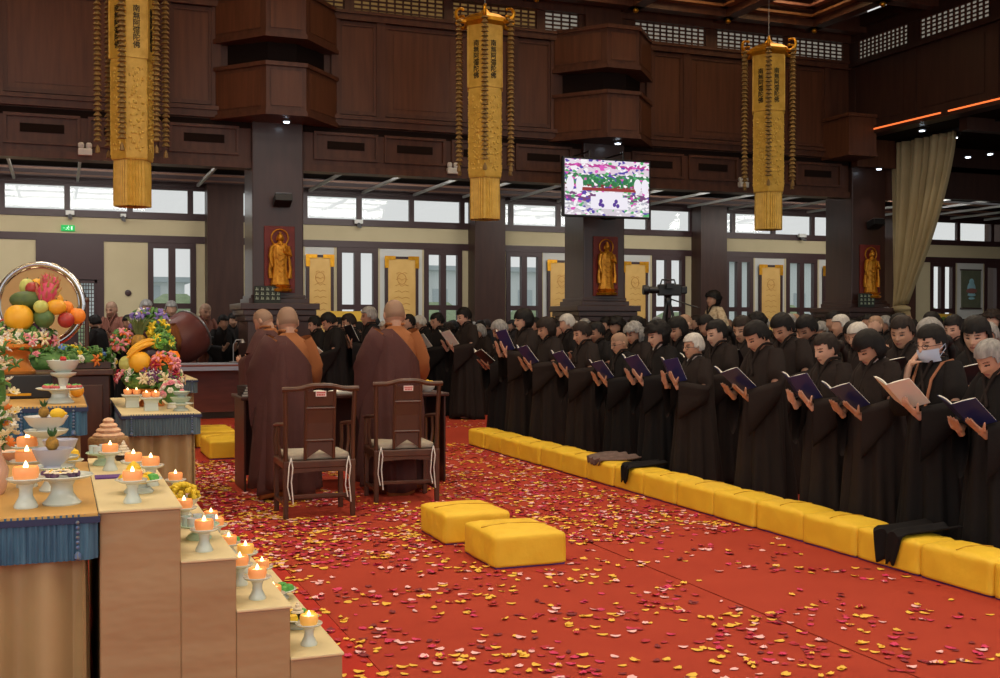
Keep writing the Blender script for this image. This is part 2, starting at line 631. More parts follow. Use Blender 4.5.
gl.build('coffer_mouldings', [M_coff, M_coffp], cl, smooth=False)
M_cofl = mat('lit_coffer_panel', (255, 235, 190), 0.5, emis=(255, 222, 165), estr=4.5)
pk.build('lit_coffer_panels', M_cofl, cl, smooth=False)
stud.build('gilded_bosses', M_goldm, cl)

# ---- great columns, bays ----------------------------------------------
def halfoct(cx_, y, d, wf, wt):
    return [(cx_ - wt / 2, y), (cx_ - wf / 2, y - d), (cx_ + wf / 2, y - d), (cx_ + wt / 2, y)]


TN = 20
ordn = ['leftmost', 'middle', 'right']
for k, c0 in enumerate(CX[1:]):
    t = thing('column', '%s great square timber column with a gold standing figure above its ledge' % ordn[k], 'column', (c0, YC + 0.45, 0))
    s = MB(); s.box(-0.45, 0.45, -0.45, 0.45, 2.0, 5.12)
    s.build('shaft', M_colw, t, smooth=False, bevel=0.02)
    s = MB(); s.box(-0.45, 0.45, -0.45, 0.45, 7.1, H_TOP + 0.2) if False else s.box(-0.40, 0.40, -0.44, 0.2, 5.0, H_TOP)
    s.build('upper_shaft', M_wood, t, smooth=False)
    s = MB()
    for (q0, z0, z1) in ((0.62, 0, 0.35), (0.55, 0.35, 1.62), (0.60, 1.62, 1.72), (0.64, 1.72, 1.82), (0.69, 1.82, 1.93), (0.52, 1.93, 2.02), (0.48, 2.02, 2.08)):
        s.box(-q0, q0, -q0, q0, z0, z1)
    s.build('plinth', M_colw, t, smooth=False, bevel=0.01)
    # bays as structure
    if k < 2:
        s = MB(); y0 = Yw
        for (z0, z1) in ((5.13, 5.99), (6.44, 7.22)):
            s.prism(halfoct(c0, y0, 0.92, 0.68, 2.25), z0, z1)
            s.prism(halfoct(c0, y0, 0.97, 0.71, 2.33), z0 - 0.03, z0 + 0.05)
            s.prism(halfoct(c0, y0, 0.97, 0.71, 2.33), z1 - 0.06, z1 + 0.01)
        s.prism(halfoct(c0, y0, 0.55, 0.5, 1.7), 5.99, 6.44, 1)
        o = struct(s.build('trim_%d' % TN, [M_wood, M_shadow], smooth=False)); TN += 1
        s = MB()
        for (z0, z1) in ((5.13, 5.99), (6.44, 7.22)):
            s.box(c0 - 0.26, c0 + 0.26, y0 - 0.935, y0 - 0.90, z0 + 0.13, z1 - 0.13)
            for sg in (-1, 1):
                a = Vector((c0 + sg * 0.34, y0 - 0.92, 0)); e = Vector((c0 + sg * 1.125, y0, 0))
                dv = (e - a).normalized(); nv = Vector((sg * abs(dv.y), -abs(dv.x), 0))
                p0 = a + dv * 0.12 + nv * 0.012; p1 = e - dv * 0.12 + nv * 0.012
                qs = [p0, p1, p1 - nv * 0.03, p0 - nv * 0.03]
                s.prism([(v.x, v.y) for v in (qs if sg < 0 else qs[::-1])], z0 + 0.13, z1 - 0.13)
        s.build('inset_boards', M_wood2, o, smooth=False)
    else:
        s = MB()
        s.box(c0 - 1.15, XR, Yw - 0.9, Yw, 5.10, 5.93)
        s.box(c0 - 1.19, XR, Yw - 0.94, Yw, 5.07, 5.14); s.box(c0 - 1.19, XR, Yw - 0.94, Yw, 5.88, 5.95)
        s.box(XR, c0 + 0.6, Yw - 0.3, Yw, 4.95, 5.6)
        o = struct(s.build('trim_%d' % TN, M_wood2, smooth=False)); TN += 1

# outdoors beyond the windows
b = MB(); b.box(-40, 80, 28.2, 110, -0.5, -0.4)
struct(b.build('ground_outside', mat('pale_paving_outside', (206, 210, 200), 0.9), smooth=False))
M_hedge = mat('hedge_leaves', (120, 140, 104), 0.9, var=(160, 176, 140), vscale=3, bump=0.6, bscale=8)
for k in range(16):
    hx = -12 + k * 4.1 + random.uniform(-.6, .6)
    s = MB()
    hh = random.uniform(1.9, 3.4)
    def wobf(a, z): return 0.12 * sin(3 * a + hx) + 0.1 * sin(5 * a + z * 4)
    s.lathe([(0.3, 0), (1.3, 0.3), (1.6, hh * 0.5), (1.2, hh * 0.8), (0.4, hh)], 18, wob=wobf)
    t = thing('shrub', 'rounded green shrub seen outside through the rear windows', 'shrub', (hx, random.uniform(38, 44), -0.45), group='shrubs outside the windows')
    s.build('foliage', M_hedge, t)
M_bldg = mat('pale_hazy_building', (206, 214, 216), 0.9)
M_bldg2 = mat('pale_building_window', (170, 182, 188), 0.6)
for (bx0, bw_, bh, lab) in ((-2, 9, 4.5, 'low pale building outside behind the left windows'), (22, 12, 5.5, 'wide pale building outside behind the middle windows'), (46, 10, 6.5, 'taller pale building outside behind the right windows')):
    t = thing('building', lab, 'building', (bx0, 70, -0.4))
    s = MB(); s.box(0, bw_, 0, 6, 0, bh); s.build('wall', M_bldg, t, smooth=False)
    s = MB(); s.box(-0.4, bw_ + .4, -0.4, 6.4, bh, bh + 0.3); s.build('roof', M_bldg2, t, smooth=False)
    for r_ in range(2):
        for k in range(int(bw_ / 2)):
            s = MB(); s.box(0.6 + 2 * k, 1.6 + 2 * k, -0.05, 0.02, 1.2 + 2.0 * r_, 2.3 + 2.0 * r_); s.build('window', M_bldg2, t, smooth=False)

# ================================================================== FITTINGS
def text_mesh(ch, size):
    cu = bpy.data.curves.new('glyph', 'FONT')
    cu.body = ch
    cu.size = size
    cu.align_x = 'CENTER'
    cu.extrude = 0.004
    cu.offset = 0.0006
    cu.resolution_u = 2
    o = bpy.data.objects.new('glyph', cu)
    COL.objects.link(o)
    bpy.context.view_layer.update()
    me = bpy.data.meshes.new_from_object(o.evaluated_get(bpy.context.evaluated_depsgraph_get()))
    bpy.data.objects.remove(o)
    bpy.data.curves.remove(cu)
    return me


GLYPHS = []
M_ink = mat('black_lettering', (22, 18, 12), 0.6)
for ch in '南無阿彌陀佛':
    me = text_mesh(ch, 0.112)
    me.materials.clear(); me.materials.append(M_ink)
    GLYPHS.append(me)

# one column of characters as a mesh, standing in XZ, facing -Y
def glyph_column(step):
    vs = []; fs = []
    for i, me in enumerate(GLYPHS):
        o = len(vs)
        for v in me.vertices: vs.append((v.co.x, -v.co.z, v.co.y - i * step - 0.13))
        for p in me.polygons: fs.append(tuple(o + q for q in p.vertices))
    m = bpy.data.meshes.new('gold_canopy_text')
    m.from_pydata(vs, [], fs)
    m.materials.append(M_ink)
    return m


GCOL = glyph_column(0.108)


def hexr(r, z, rot=0.0, n=6):
    return [(r * cos(rot + 2 * pi * k / n), r * sin(rot + 2 * pi * k / n), z) for k in range(n)]


def banner(px, ptop, label, face_rot, Y=18.0):
    c = AY(px, 325, Y)
    t = thing('hanging_banner', label, 'banner', (c.x, Y, 3.34), face_rot, 'gold hexagonal hanging banners')
    R = 0.315
    H1, H2, H3 = 2.22 + 3.34 - 3.34, 0.69, 3.16
    # z local: fringe 0..0.70, middle 0.69..2.22, text 2.22..3.25, crown 3.25..3.45
    s = MB()
    rings = []
    n = 72
    for (z, rr) in ((0.0, R * 0.90), (0.35, R * 0.90), (0.70, R * 0.88)):
        ring = []
        for k in range(n):
            a = 2 * pi * k / n
            seg = (a % (pi / 3)) - pi / 6
            rad = rr * cos(pi / 6) / cos(seg) * (1 + 0.035 * (1 if k % 2 else -1))
            ring.append((rad * cos(a), rad * sin(a), z))
        rings.append(ring)
    s.loft(rings, 0, False)
    s.build('pleated_skirt', M_gold, t, smooth=False)
    s = MB()
    s.loft([hexr(R * .97, 0.69), hexr(R * 1.0, 0.72), hexr(R * 1.0, 2.16), hexr(R * 0.97, 2.24)], 0, True)
    mid = s.build('embroidered_section', M_gold, t, smooth=False)
    s = MB()
    rnd = random.Random(5)
    for f in range(6):
        a = pi / 6 + f * pi / 3
        nx, ny = cos(a), sin(a); tx, ty = -ny, nx
        ap = R * cos(pi / 6)
        zz = 0.85
        while zz < 2.08:
            for q in range(5):
                u = rnd.uniform(-0.10, 0.10); w_ = rnd.uniform(0.010, 0.026)
                s.ell((nx * ap + tx * u, ny * ap + ty * u, zz + rnd.uniform(-.03, .03)), (w_, w_, rnd.uniform(0.012, 0.030)), 6, 4)
            zz += 0.085
        for e in (-1, 1):
            u = e * 0.155
            s.tube([(nx * ap + tx * u, ny * ap + ty * u, 0.76), (nx * ap + tx * u, ny * ap + ty * u, 2.14)], 0.008, 5)
    s.build('raised_embroidery', M_gold_d, mid)
    s = MB()
    s.loft([hexr(R * 1.05, 2.20), hexr(R * 1.05, 2.24), hexr(R * 1.05, 3.18), hexr(R * 1.08, 3.25)], 0, True)
    for f in range(6):
        a = f * pi / 3
        s.tube([(R * 1.05 * cos(a), R * 1.05 * sin(a), 2.2), (R * 1.05 * cos(a), R * 1.05 * sin(a), 3.22)], 0.014, 6)
    tx_ = s.build('text_section', M_gold, t, smooth=False)
    for f in range(6):
        a = pi / 6 + f * pi / 3
        ap = R * 1.05 * cos(pi / 6) + 0.004
        g = link_mesh('lettering', GCOL, tx_, (ap * cos(a), ap * sin(a), 3.02), (0, 0, a + pi / 2))
    s = MB()
    s.loft([hexr(R * 1.08, 3.24), hexr(R * 1.28, 3.30), hexr(R * 1.28, 3.36), hexr(R * 0.85, 3.44), hexr(R * .3, 3.50), hexr(R * .06, 3.58)], 0, True)
    cr = s.build('crown', M_goldm, t, smooth=False)
    for f in range(6):
        a = f * pi / 3
        s = MB()
        pts = []
        for q in range(11):
            w_ = q / 10
            ang = -pi * 0.75 + w_ * pi * 1.35
            rr = 0.135 * (1 - 0.4 * w_)
            x_ = R * 1.25 + 0.06 + rr * cos(ang) * 1.0
            z_ = 3.42 + rr * sin(ang)
            pts.append((x_ * cos(a), x_ * sin(a), z_))
        s.tube(pts, [0.040 * (1 - 0.05 * q) for q in range(11)], 7)
        s.ell(pts[-1], 0.028, 8, 6)
        s.build('curled_finial', M_goldm, cr)
        s = MB()
        x_ = R * 1.25 + 0.11
        zt, zb = 3.30, 0.95
        k_ = 0; z_ = zt
        while z_ > zb:
            s.lathe([(0.006, 0.055), (0.030, 0.03), (0.066, -0.02), (0.02, -0.03)], 7, (x_ * cos(a), x_ * sin(a), z_))
            z_ -= 0.075; k_ += 1
        s.lathe([(0.004, 0.0), (0.03, -0.05), (0.036, -0.12), (0.004, -0.13)], 7, (x_ * cos(a), x_ * sin(a), z_))
        s.build('bead_strand', M_bead, t, smooth=False)
    s = MB(); s.tube([(0, 0, 3.55), (0, 0, H_TOP - 3.34 - 0.05)], 0.008, 6); s.build('hanging_cord', M_grey, t)
    return t


banner(133, 0, 'gold hexagonal hanging banner above the offering tables, leftmost of three', radians(-110))
banner(485, 12, 'gold hexagonal hanging banner between the leftmost and middle columns', atan2(-.935, -.354))
banner(768, 45, 'gold hexagonal hanging banner nearest the right balcony corner', atan2(-.846, -.584))

# ---- screen -------------------------------------------------------------
def screen_material():
    m = bpy.data.materials.new('video_screen_picture')
    m.use_nodes = True
    nt = m.node_tree
    bs = nt.nodes['Principled BSDF']
    tc = nt.nodes.new('ShaderNodeTexCoord')
    sp = nt.nodes.new('ShaderNodeSeparateXYZ')
    nt.links.new(tc.outputs['Generated'], sp.inputs[0])
    nz = nt.nodes.new('ShaderNodeTexNoise'); nz.inputs['Scale'].default_value = 9
    nt.links.new(tc.outputs['Generated'], nz.inputs[0])
    ad = nt.nodes.new('ShaderNodeMath'); ad.operation = 'MULTIPLY_ADD'
    nt.links.new(nz.outputs[0], ad.inputs[0]); ad.inputs[1].default_value = 0.16
    sb = nt.nodes.new('ShaderNodeMath'); sb.operation = 'SUBTRACT'; sb.inputs[1].default_value = 0.08
    nt.links.new(sp.outputs[2], sb.inputs[0]); nt.links.new(sb.outputs[0], ad.inputs[2])
    r = nt.nodes.new('ShaderNodeValToRGB'); r.color_ramp.interpolation = 'CONSTANT'
    cols = [(0, (215, 205, 215)), (0.14, (190, 190, 200)), (0.26, (120, 70, 120)), (0.40, (225, 215, 225)), (0.48, (130, 50, 50)), (0.56, (70, 150, 90)),
            (0.68, (60, 120, 80)), (0.74, (230, 210, 225)), (0.86, (190, 60, 150)), (0.92, (235, 225, 235))]
    el = r.color_ramp.elements
    el[0].position = 0; el[0].color = lin(cols[0][1]); el[1].position = cols[1][0]; el[1].color = lin(cols[1][1])
    for p_, c_ in cols[2:]:
        e_ = el.new(p_); e_.color = lin(c_)
    nt.links.new(ad.outputs[0], r.inputs[0])
    vo = nt.nodes.new('ShaderNodeTexVoronoi'); vo.inputs['Scale'].default_value = 26
    nt.links.new(tc.outputs['Generated'], vo.inputs[0])
    r2 = nt.nodes.new('ShaderNodeValToRGB'); r2.color_ramp.interpolation = 'CONSTANT'
    e2 = r2.color_ramp.elements
    e2[0].position = 0; e2[0].color = lin((250, 245, 250)); e2[1].position = 0.35; e2[1].color = lin((225, 90, 190))
    for p_, c_ in ((0.5, (250, 250, 250)), (0.62, (90, 180, 110)), (0.75, (90, 70, 170))):
        e_ = e2.new(p_); e_.color = lin(c_)
    sc_ = nt.nodes.new('ShaderNodeSeparateColor'); nt.links.new(vo.outputs['Color'], sc_.inputs[0])
    nt.links.new(sc_.outputs[0], r2.inputs[0])
    mx = nt.nodes.new('ShaderNodeMix'); mx.data_type = 'RGBA'
    gt = nt.nodes.new('ShaderNodeMath'); gt.operation = 'GREATER_THAN'; gt.inputs[1].default_value = 0.55
    nt.links.new(sc_.outputs[1], gt.inputs[0]); nt.links.new(gt.outputs[0], mx.inputs[0])
    nt.links.new(r.outputs[0], mx.inputs[6]); nt.links.new(r2.outputs[0], mx.inputs[7])
    bs.inputs['Base Color'].default_value = (0, 0, 0, 1)
    nt.links.new(mx.outputs[2], bs.inputs['Emission Color'])
    bs.inputs['Emission Strength'].default_value = 0.95
    return m


sl = AY(565, 158, 18.85); sr = AY(649, 163, 18.85); sb_ = AY(565, 214, 18.85)
t = thing('video_screen', 'lit video screen hung in front of the middle column showing a flower decked altar', 'screen', (sl.x, 18.85, sb_.z))
w_, h_ = sr.x - sl.x, sl.z - sb_.z
s = MB(); s.box(-0.04, w_ + 0.04, 0.01, 0.09, -0.04, h_ + 0.04)
s.build('housing', M_black, t, smooth=False, bevel=0.01)
s = MB(); s.box(0, w_, 0.0, 0.012, 0, h_); pic = s.build('display', screen_material(), t, smooth=False)
M_sw = mat('screen_white_picture', (0, 0, 0), emis=(245, 240, 250), estr=0.95)
M_sr = mat('screen_red_picture', (0, 0, 0), emis=(165, 60, 60), estr=0.8)
M_sg = mat('screen_green_picture', (0, 0, 0), emis=(50, 130, 80), estr=0.8)
M_sp = mat('screen_purple_picture', (0, 0, 0), emis=(95, 60, 160), estr=0.8)
s = MB()
s.prism([(w_ * .30, -.004), (w_ * .74, -.004), (w_ * .74, -.001), (w_ * .30, -.001)], h_ * .12, h_ * .34, 0)
s.box(w_ * .36, w_ * .68, -.004, -.001, h_ * .34, h_ * .42, 0)
s.box(w_ * .20, w_ * .84, -.003, -.001, h_ * .44, h_ * .50, 1)
for k in range(26):
    s.ell((w_ * (.16 + .027 * k), -.001, h_ * (.60 + .05 * sin(k * 1.9))), (w_ * .02, .002, h_ * .05), 7, 5, 2)
for (ux, uz) in ((.42, .26), (.44, .18), (.41, .20), (.60, .26), (.62, .18), (.58, .20)):
    s.ell((w_ * ux, -.004, h_ * uz), (w_ * .022, .002, h_ * .04), 7, 5, 3)
for ux in (.06, .17, .86, .95):
    s.ell((w_ * ux, -.002, h_ * .55), (w_ * .045, .002, h_ * .14), 10, 6, 0)
s.build('picture_shapes', [M_sw, M_sr, M_sg, M_sp], pic, smooth=False)
s = MB()
for xx in (w_ * .3, w_ * .7): s.tube([(xx, 0.05, h_), (xx, 0.05, h_ + 0.16), (xx, 1.2, h_ + 0.16)], 0.02, 6)
s.build('hanging_bracket', M_black, t)

# ---- gold relief figures ------------------------------------------------
M_redp = mat('red_lacquer_panel', (128, 40, 30), 0.5, var=(108, 32, 26), vscale=5)
M_figure = mat('gilt_carving', (226, 160, 48), 0.35, 0.55, var=(190, 120, 24), vscale=14)
rel = thing('relief_panel', 'gold standing figure with halo on a red panel of the leftmost column', 'relief', (0, 0, 0), group='gold figures on the columns')
s = MB(); s.box(-0.30, 0.30, 0.0, 0.03, 0, 1.30); s.build('red_panel', M_redp, rel, smooth=False, bevel=0.01)
s = MB()
pts = [(0.165 * cos(a), -0.02, 1.07 + 0.165 * sin(a)) for a in [2 * pi * k / 32 for k in range(33)]]
s.tube(pts, 0.016, 8, cap=False)
s.build('halo', M_figure, rel)
s = MB()
s.ell((0, -0.06, 1.07), (0.062, 0.06, 0.085), 16, 12)
s.ell((0, -0.055, 1.155), (0.03, 0.03, 0.03))
for e in (-1, 1): s.ell((e * 0.065, -0.05, 1.05), (0.012, 0.015, 0.045), 8, 6)
s.ell((0, -0.118, 1.06), (0.010, 0.010, 0.02), 8, 6)
s.tube([(0, -0.05, 1.02), (0, -0.05, 0.93)], [0.04, 0.07], 10)
prof = [(0.13, 0.96), (0.175, 0.90), (0.17, 0.75), (0.14, 0.60), (0.15, 0.42), (0.17, 0.25), (0.19, 0.155)]
rings = []
for r_, z_ in prof:
    rings.append([(r_ * cos(a) * (1 + .03 * sin(9 * a)), -0.02 + 0.42 * r_ * sin(a) * (1 + .05 * sin(9 * a)) - 0.01, z_) for a in [2 * pi * k / 40 for k in range(40)]])
s.loft(rings)
for e, hz in ((-1, 0.52), (1, 0.78)):
    s.tube([(e * 0.15, -0.05, 0.90), (e * 0.19, -0.07, 0.72), (e * (0.17 if e < 0 else 0.09), -0.12, hz)], [0.05, 0.045, 0.028], 8)
    s.ell((e * (0.17 if e < 0 else 0.07), -0.13, hz + (0.0 if e < 0 else 0.04)), (0.022, 0.02, 0.045), 8, 6)
    s.tube([(e * 0.17, -0.06, 0.72), (e * 0.20, -0.05, 0.45), (e * 0.18, -0.05, 0.28)], [0.02, 0.035, 0.05], 8)
for k in range(6):
    zz = 0.86 - k * 0.11
    s.tube([(-0.12 + .01 * k, -0.085, zz + 0.05), (0, -0.10, zz - 0.03), (0.12 - .01 * k, -0.085, zz + 0.05)], 0.009, 6)
for e in (-1, 1): s.ell((e * 0.06, -0.10, 0.15), (0.035, 0.055, 0.02), 8, 6)
s.build('figure', M_figure, rel)
s = MB()
s.lathe([(0.21, 0.02), (0.23, 0.06), (0.16, 0.09), (0.22, 0.14), (0.05, 0.145)], 24, (0, -0.02, 0), wob=lambda a, z: 0.06 * cos(12 * a))
s.build('lotus_base', M_figure, rel)
rel.location = (CX[1] + 0.02, YC - 0.03, 2.12)
rel.scale = (0.9, 1, 0.9)
for k, nm in ((2, 'middle'), (3, 'right')):
    c_ = dup(rel, (CX[k] + 0.02, YC - 0.03, 2.12), 0, 'gold standing figure with halo on a red panel of the %s column' % nm)
    c_.scale = (0.9, 1, 0.9)

# ledge signboards, floodlights, downlights
M_dkgreen = mat('dark_green_board', (44, 52, 46), 0.6)
M_palegreen = mat('pale_green_print', (168, 184, 160), 0.6)
def signboard(x, w_, label, n):
    t = thing('signboard', label, 'board', (x, YC - 0.20, 1.931))
    s = MB(); s.box(-w_ / 2, w_ / 2, 0, 0.05, 0, 0.30); s.build('board', M_dkgreen, t, smooth=False, bevel=0.006)
    s = MB()
    for r_ in range(3):
        for k in range(n):
            xx = -w_ / 2 + w_ * (k + 0.5) / n
            s.cbox((xx, -0.004, 0.07 + 0.08 * r_), (0.055, 0.006, 0.014)); s.cbox((xx - 0.01, -0.004, 0.095 + 0.08 * r_), (0.014, 0.006, 0.036)); s.cbox((xx + 0.015, -0.004, 0.09 + 0.08 * r_), (0.01, 0.006, 0.03))
    s.build('printed_marks', M_palegreen, t, smooth=False)
signboard(CX[1] - 0.22, 0.46, 'small dark green board with pale marks on the ledge of the leftmost column', 5)
signboard(CX[3] - 0.2, 0.40, 'small dark green board with pale marks on the ledge of the right column', 4)
def flood(x, label):
    t = thing('floodlight', label, 'lamp', (x, YC - 0.02, 3.62), group='black floodlights on the columns')
    s = MB(); s.loft([[(-0.15, -0.05, 0), (0.15, -0.05, 0), (0.15, -0.28, 0.10), (-0.15, -0.28, 0.10)], [(-0.15, -0.02, 0.16), (0.15, -0.02, 0.16), (0.15, -0.25, 0.22), (-0.15, -0.25, 0.22)]])
    s.build('housing', M_black, t, smooth=False, bevel=0.008)
    s = MB(); s.loft([[(-0.14, -0.05, 0.168), (0.14, -0.05, 0.168), (0.14, -0.25, 0.225), (-0.14, -0.25, 0.225)], [(-0.14, -0.05, 0.176), (0.14, -0.05, 0.176), (0.14, -0.25, 0.233), (-0.14, -0.25, 0.233)]])
    s.build('lens', M_grey, t, smooth=False)
    s = MB(); s.box(-0.03, 0.03, -0.06, 0.02, 0.0, 0.08); s.build('bracket', M_black, t, smooth=False)
flood(CX[1] + 0.05, 'black floodlight above the gold figure of the leftmost column')
flood(CX[2] + 0.05, 'black floodlight above the gold figure of the middle column')
flood(CX[3] + 0.05, 'black floodlight above the gold figure of the right column')
M_spot = mat('downlight_lens', (255, 255, 255), emis=(225, 240, 255), estr=9)
def downlight(x, y, z, label, power=14):
    t = thing('downlight', label, 'lamp', (x, y, z), group='recessed downlights')
    s = MB(); s.lathe([(0.075, 0.0), (0.085, -0.03), (0.06, -0.035)], 16); s.build('trim_ring', M_grey, t)
    s = MB(); s.lathe([(0.05, -0.03), (0.052, -0.045), (0.02, -0.05)], 14); s.build('lens', M_spot, t)
    l = bpy.data.lights.new('downlight_beam', 'SPOT'); l.energy = power; l.spot_size = radians(75); l.spot_blend = 0.6; l.color = (0.92, 0.97, 1); l.shadow_soft_size = 0.05
    o = bpy.data.objects.new('downlight_beam', l); COL.objects.link(o); o.parent = t; o.location = (0, 0, -0.07)
downlight(CX[1] + 0.08, YC - 0.38, 5.10, 'small bright downlight under the bay of the leftmost column')
downlight(CX[2] + 0.10, YC - 0.38, 5.10, 'small bright downlight under the bay of the middle column')
downlight(CX[3] - 0.05, YC - 0.38, 4.92, 'small bright downlight under the box of the right column')
for (px, py, lab) in ((922, 129, 'bright downlight above the gathered curtain'), (955, 136, 'bright downlight right of the curtain top'), (968, 157, 'lower left of two downlights in the side aisle'), (990, 154, 'lower right of two downlights in the side aisle')):
    p_ = ray(px, py); s_ = (5.54 - CAM_H) / p_.z
    if p_.y * s_ > 19.5:
        s_ = 19.0 / p_.y
    downlight(p_.x * s_, p_.y * s_, min(5.54, CAM_H + p_.z * s_ + 0.03), lab, 10)

# gilded panels and painting on the rear wall
M_gpanel = mat('gilt_wall_panel', (226, 184, 108), 0.5, 0.1, var=(212, 166, 90), vscale=2.5)
M_gline = mat('gilt_panel_line', (190, 132, 62), 0.5, 0.2)
M_thang = mat('olive_silk_mount', (104, 108, 84), 0.7, var=(90, 96, 76), vscale=6)
M_tblue = mat('pale_blue_paint', (150, 196, 206), 0.6)
M_tred = mat('faded_red_paint', (140, 92, 84), 0.6)
names = ['left of the leftmost window pair', 'between the first and second window pairs', 'left of the middle column', 'right of the middle column', 'between two windows right of the video camera', 'partly hidden left of the right column']
gi = 0
for (a, e, ty) in sorted(gold_panels):
    if ty == 'thangka':
        t = thing('scroll_painting', 'hanging scroll with a pale blue seated figure in an olive mount', 'painting', ((a + e) / 2, YB - 0.05, 2.05))
        wv = (e - a) * 0.36
        s = MB(); s.box(-wv, wv, 0, 0.04, 0, 1.15); s.build('mount', M_thang, t, smooth=False)
        s = MB(); s.box(-wv - .03, wv + .03, -.01, 0.05, -0.02, 0.02); s.box(-wv - .03, wv + .03, -.01, 0.05, 1.13, 1.17); s.build('rod', M_frame, t, smooth=False)
        s = MB()
        s.ell((0, -0.005, 0.58), (wv * .45, 0.008, 0.22), 16, 10); s.ell((0, -0.01, 0.80), (wv * .26, 0.01, 0.09), 12, 8)
        s.ell((0, -0.012, 0.52), (wv * .6, 0.01, 0.08), 14, 8, 1); s.ell((0, -0.012, 0.40), (wv * .45, 0.01, 0.05), 14, 8); s.ell((0, -0.012, 0.30), (wv * .35, 0.01, 0.04), 14, 8)
        s.build('painted_figure', [M_tblue, M_tred], t)
        continue
    t = thing('gilded_panel', 'tall gold wall panel with faint figures, ' + names[min(gi, 5)], 'wall panel', ((a + e) / 2, YB - 0.06, 1.25)); gi += 1
    wv = (e - a) * 0.36
    if e - a < 0.85: wv = (e - a) * 0.42
    s = MB(); s.box(-wv, wv, 0, 0.04, 0, 1.92); s.build('gilt_sheet', M_gpanel, t, smooth=False)
    s = MB()
    for q in (-1, 1): s.box(q * wv - 0.035, q * wv + 0.035, -0.018, 0.05, 0.02, 1.90)
    s.box(-wv, wv, -0.015, 0.055, 1.90, 1.96); s.box(-wv, wv, -0.015, 0.055, -0.04, 0.02)
    s.build('dark_frame', M_frame, t, smooth=False)
    for q in (-1, 1):
        s = MB()
        s.box(q * wv - 0.05, q * wv + 0.05, -0.022, -0.0185, 1.68, 1.88); s.box(q * wv - (0.22 if q > 0 else 0.05), q * wv + (0.05 if q > 0 else 0.22), -0.022, -0.0155, 1.88, 1.97)
        s.build('gilt_corner', M_goldm, t, smooth=False)
    s = MB()
    for k in range(9):
        zz = 0.35 + 0.15 * k; hw = wv * (0.55 - 0.04 * abs(k - 3))
        s.tube([(-hw, -0.002, zz), (-hw * .4, -0.002, zz + 0.035), (0, -0.002, zz - 0.01), (hw * .5, -0.002, zz + 0.03), (hw, -0.002, zz)], 0.006, 5)
    s.tube([(0.11 * cos(q), -0.002, 1.42 + 0.13 * sin(q)) for q in [2 * pi * k / 14 for k in range(15)]], 0.007, 5)
    s.build('engraved_lines', M_gline, t)
# little wall fittings
def small_box(px, py, Y, name, label, cat, w_=0.22, h_=0.16, cam_=False):
    c = AY(px, py, Y)
    t = thing(name, label, cat, (c.x, Y, c.z - h_ / 2))
    s = MB(); s.box(-w_ / 2, w_ / 2, -0.10, 0.0, 0, h_ * 0.7); s.build('case', M_white, t, smooth=False, bevel=0.01)
    if name == 'emergency_light':
        for q in (-1, 1):
            s = MB(); s.lathe([(0.03, 0), (0.05, 0.03), (0.05, 0.08), (0.03, 0.10)], 10, (q * w_ * .28, -0.05, h_ * .7)); s.build('lamp_head', M_white, t)
    else:
        s = MB(); s.tube([(0, -0.06, 0), (0, -0.10, -0.06), (0.02, -0.2, -0.09)], [0.05, 0.045, 0.03], 8); s.build('camera_dome', M_grey, t)
small_box(85, 151, YC + .1, 'emergency_light', 'white twin emergency light under the balcony left of the first banner', 'light')
small_box(452, 170, YC + .1, 'emergency_light', 'white twin emergency light beside the second banner', 'light')
small_box(742, 184, YC + .1, 'emergency_light', 'white twin emergency light beside the third banner', 'light')
small_box(981, 194, YC + 1.4, 'emergency_light', 'white twin emergency light in the right side aisle', 'light')
small_box(70, 212, YB - .05, 'security_camera', 'small white security camera above the exit sign', 'camera', 0.18, 0.14)
small_box(123, 215, YB - .05, 'security_camera', 'small white security camera under the windows near the first banner', 'camera', 0.12, 0.1)
small_box(358, 221, YB - .05, 'security_camera', 'small white security camera right of the leftmost column', 'camera', 0.2, 0.14)
small_box(801, 235, YB - .05, 'security_camera', 'small white security camera left of the right column', 'camera', 0.24, 0.14)
c = AY(68, 228, YB - 0.06)
t = thing('exit_sign', 'green lit exit sign with a running figure over the lattice door', 'sign', (c.x, YB - 0.06, c.z - 0.06))
M_eg = mat('lit_green_sign', (10, 150, 70), emis=(20, 190, 90), estr=0.6)
M_ew = mat('lit_pale_sign', (200, 250, 215), emis=(200, 250, 215), estr=0.8)
s = MB(); s.box(-0.14, 0.14, 0, 0.05, -0.005, 0.125); s.build('case', M_eg, t, smooth=False)
s = MB()
s.ell((0.01, -0.004, 0.098), (0.010, 0.003, 0.012), 8, 6)
for a, e in (((0.0, .085), (-.01, .05)), ((-.01, .05), (.02, .035)), ((.02, .035), (.015, .012)), ((-.01, .05), (-.03, .03)), ((-.03, .03), (-.05, .03)), ((0, .08), (.03, .07)), ((0, .08), (-.03, .065))):
    s.tube([(a[0], -0.004, a[1]), (e[0], -0.004, e[1])], 0.005, 5)
s.box(-0.10, -0.06, -0.004, -0.001, 0.055, 0.062); s.prism([(0.06, -.004), (0.09, -.004), (0.09, -.001), (0.06, -.001)], 0.02, 0.10)
s.build('running_figure', M_ew, t, smooth=False)
c = AY(128, 293, YB)
t = thing('wall_plate', 'small dark round plate on the cream wall beside the lattice door', 'wall plate', (c.x, YB - 0.02, c.z))
s = MB(); s.lathe([(0.01, 0.0), (0.06, 0.0), (0.07, 0.012), (0.04, 0.022)], 16); s.xf(Matrix.Rotation(pi / 2, 4, 'X')); s.build('plate', M_frame, t)
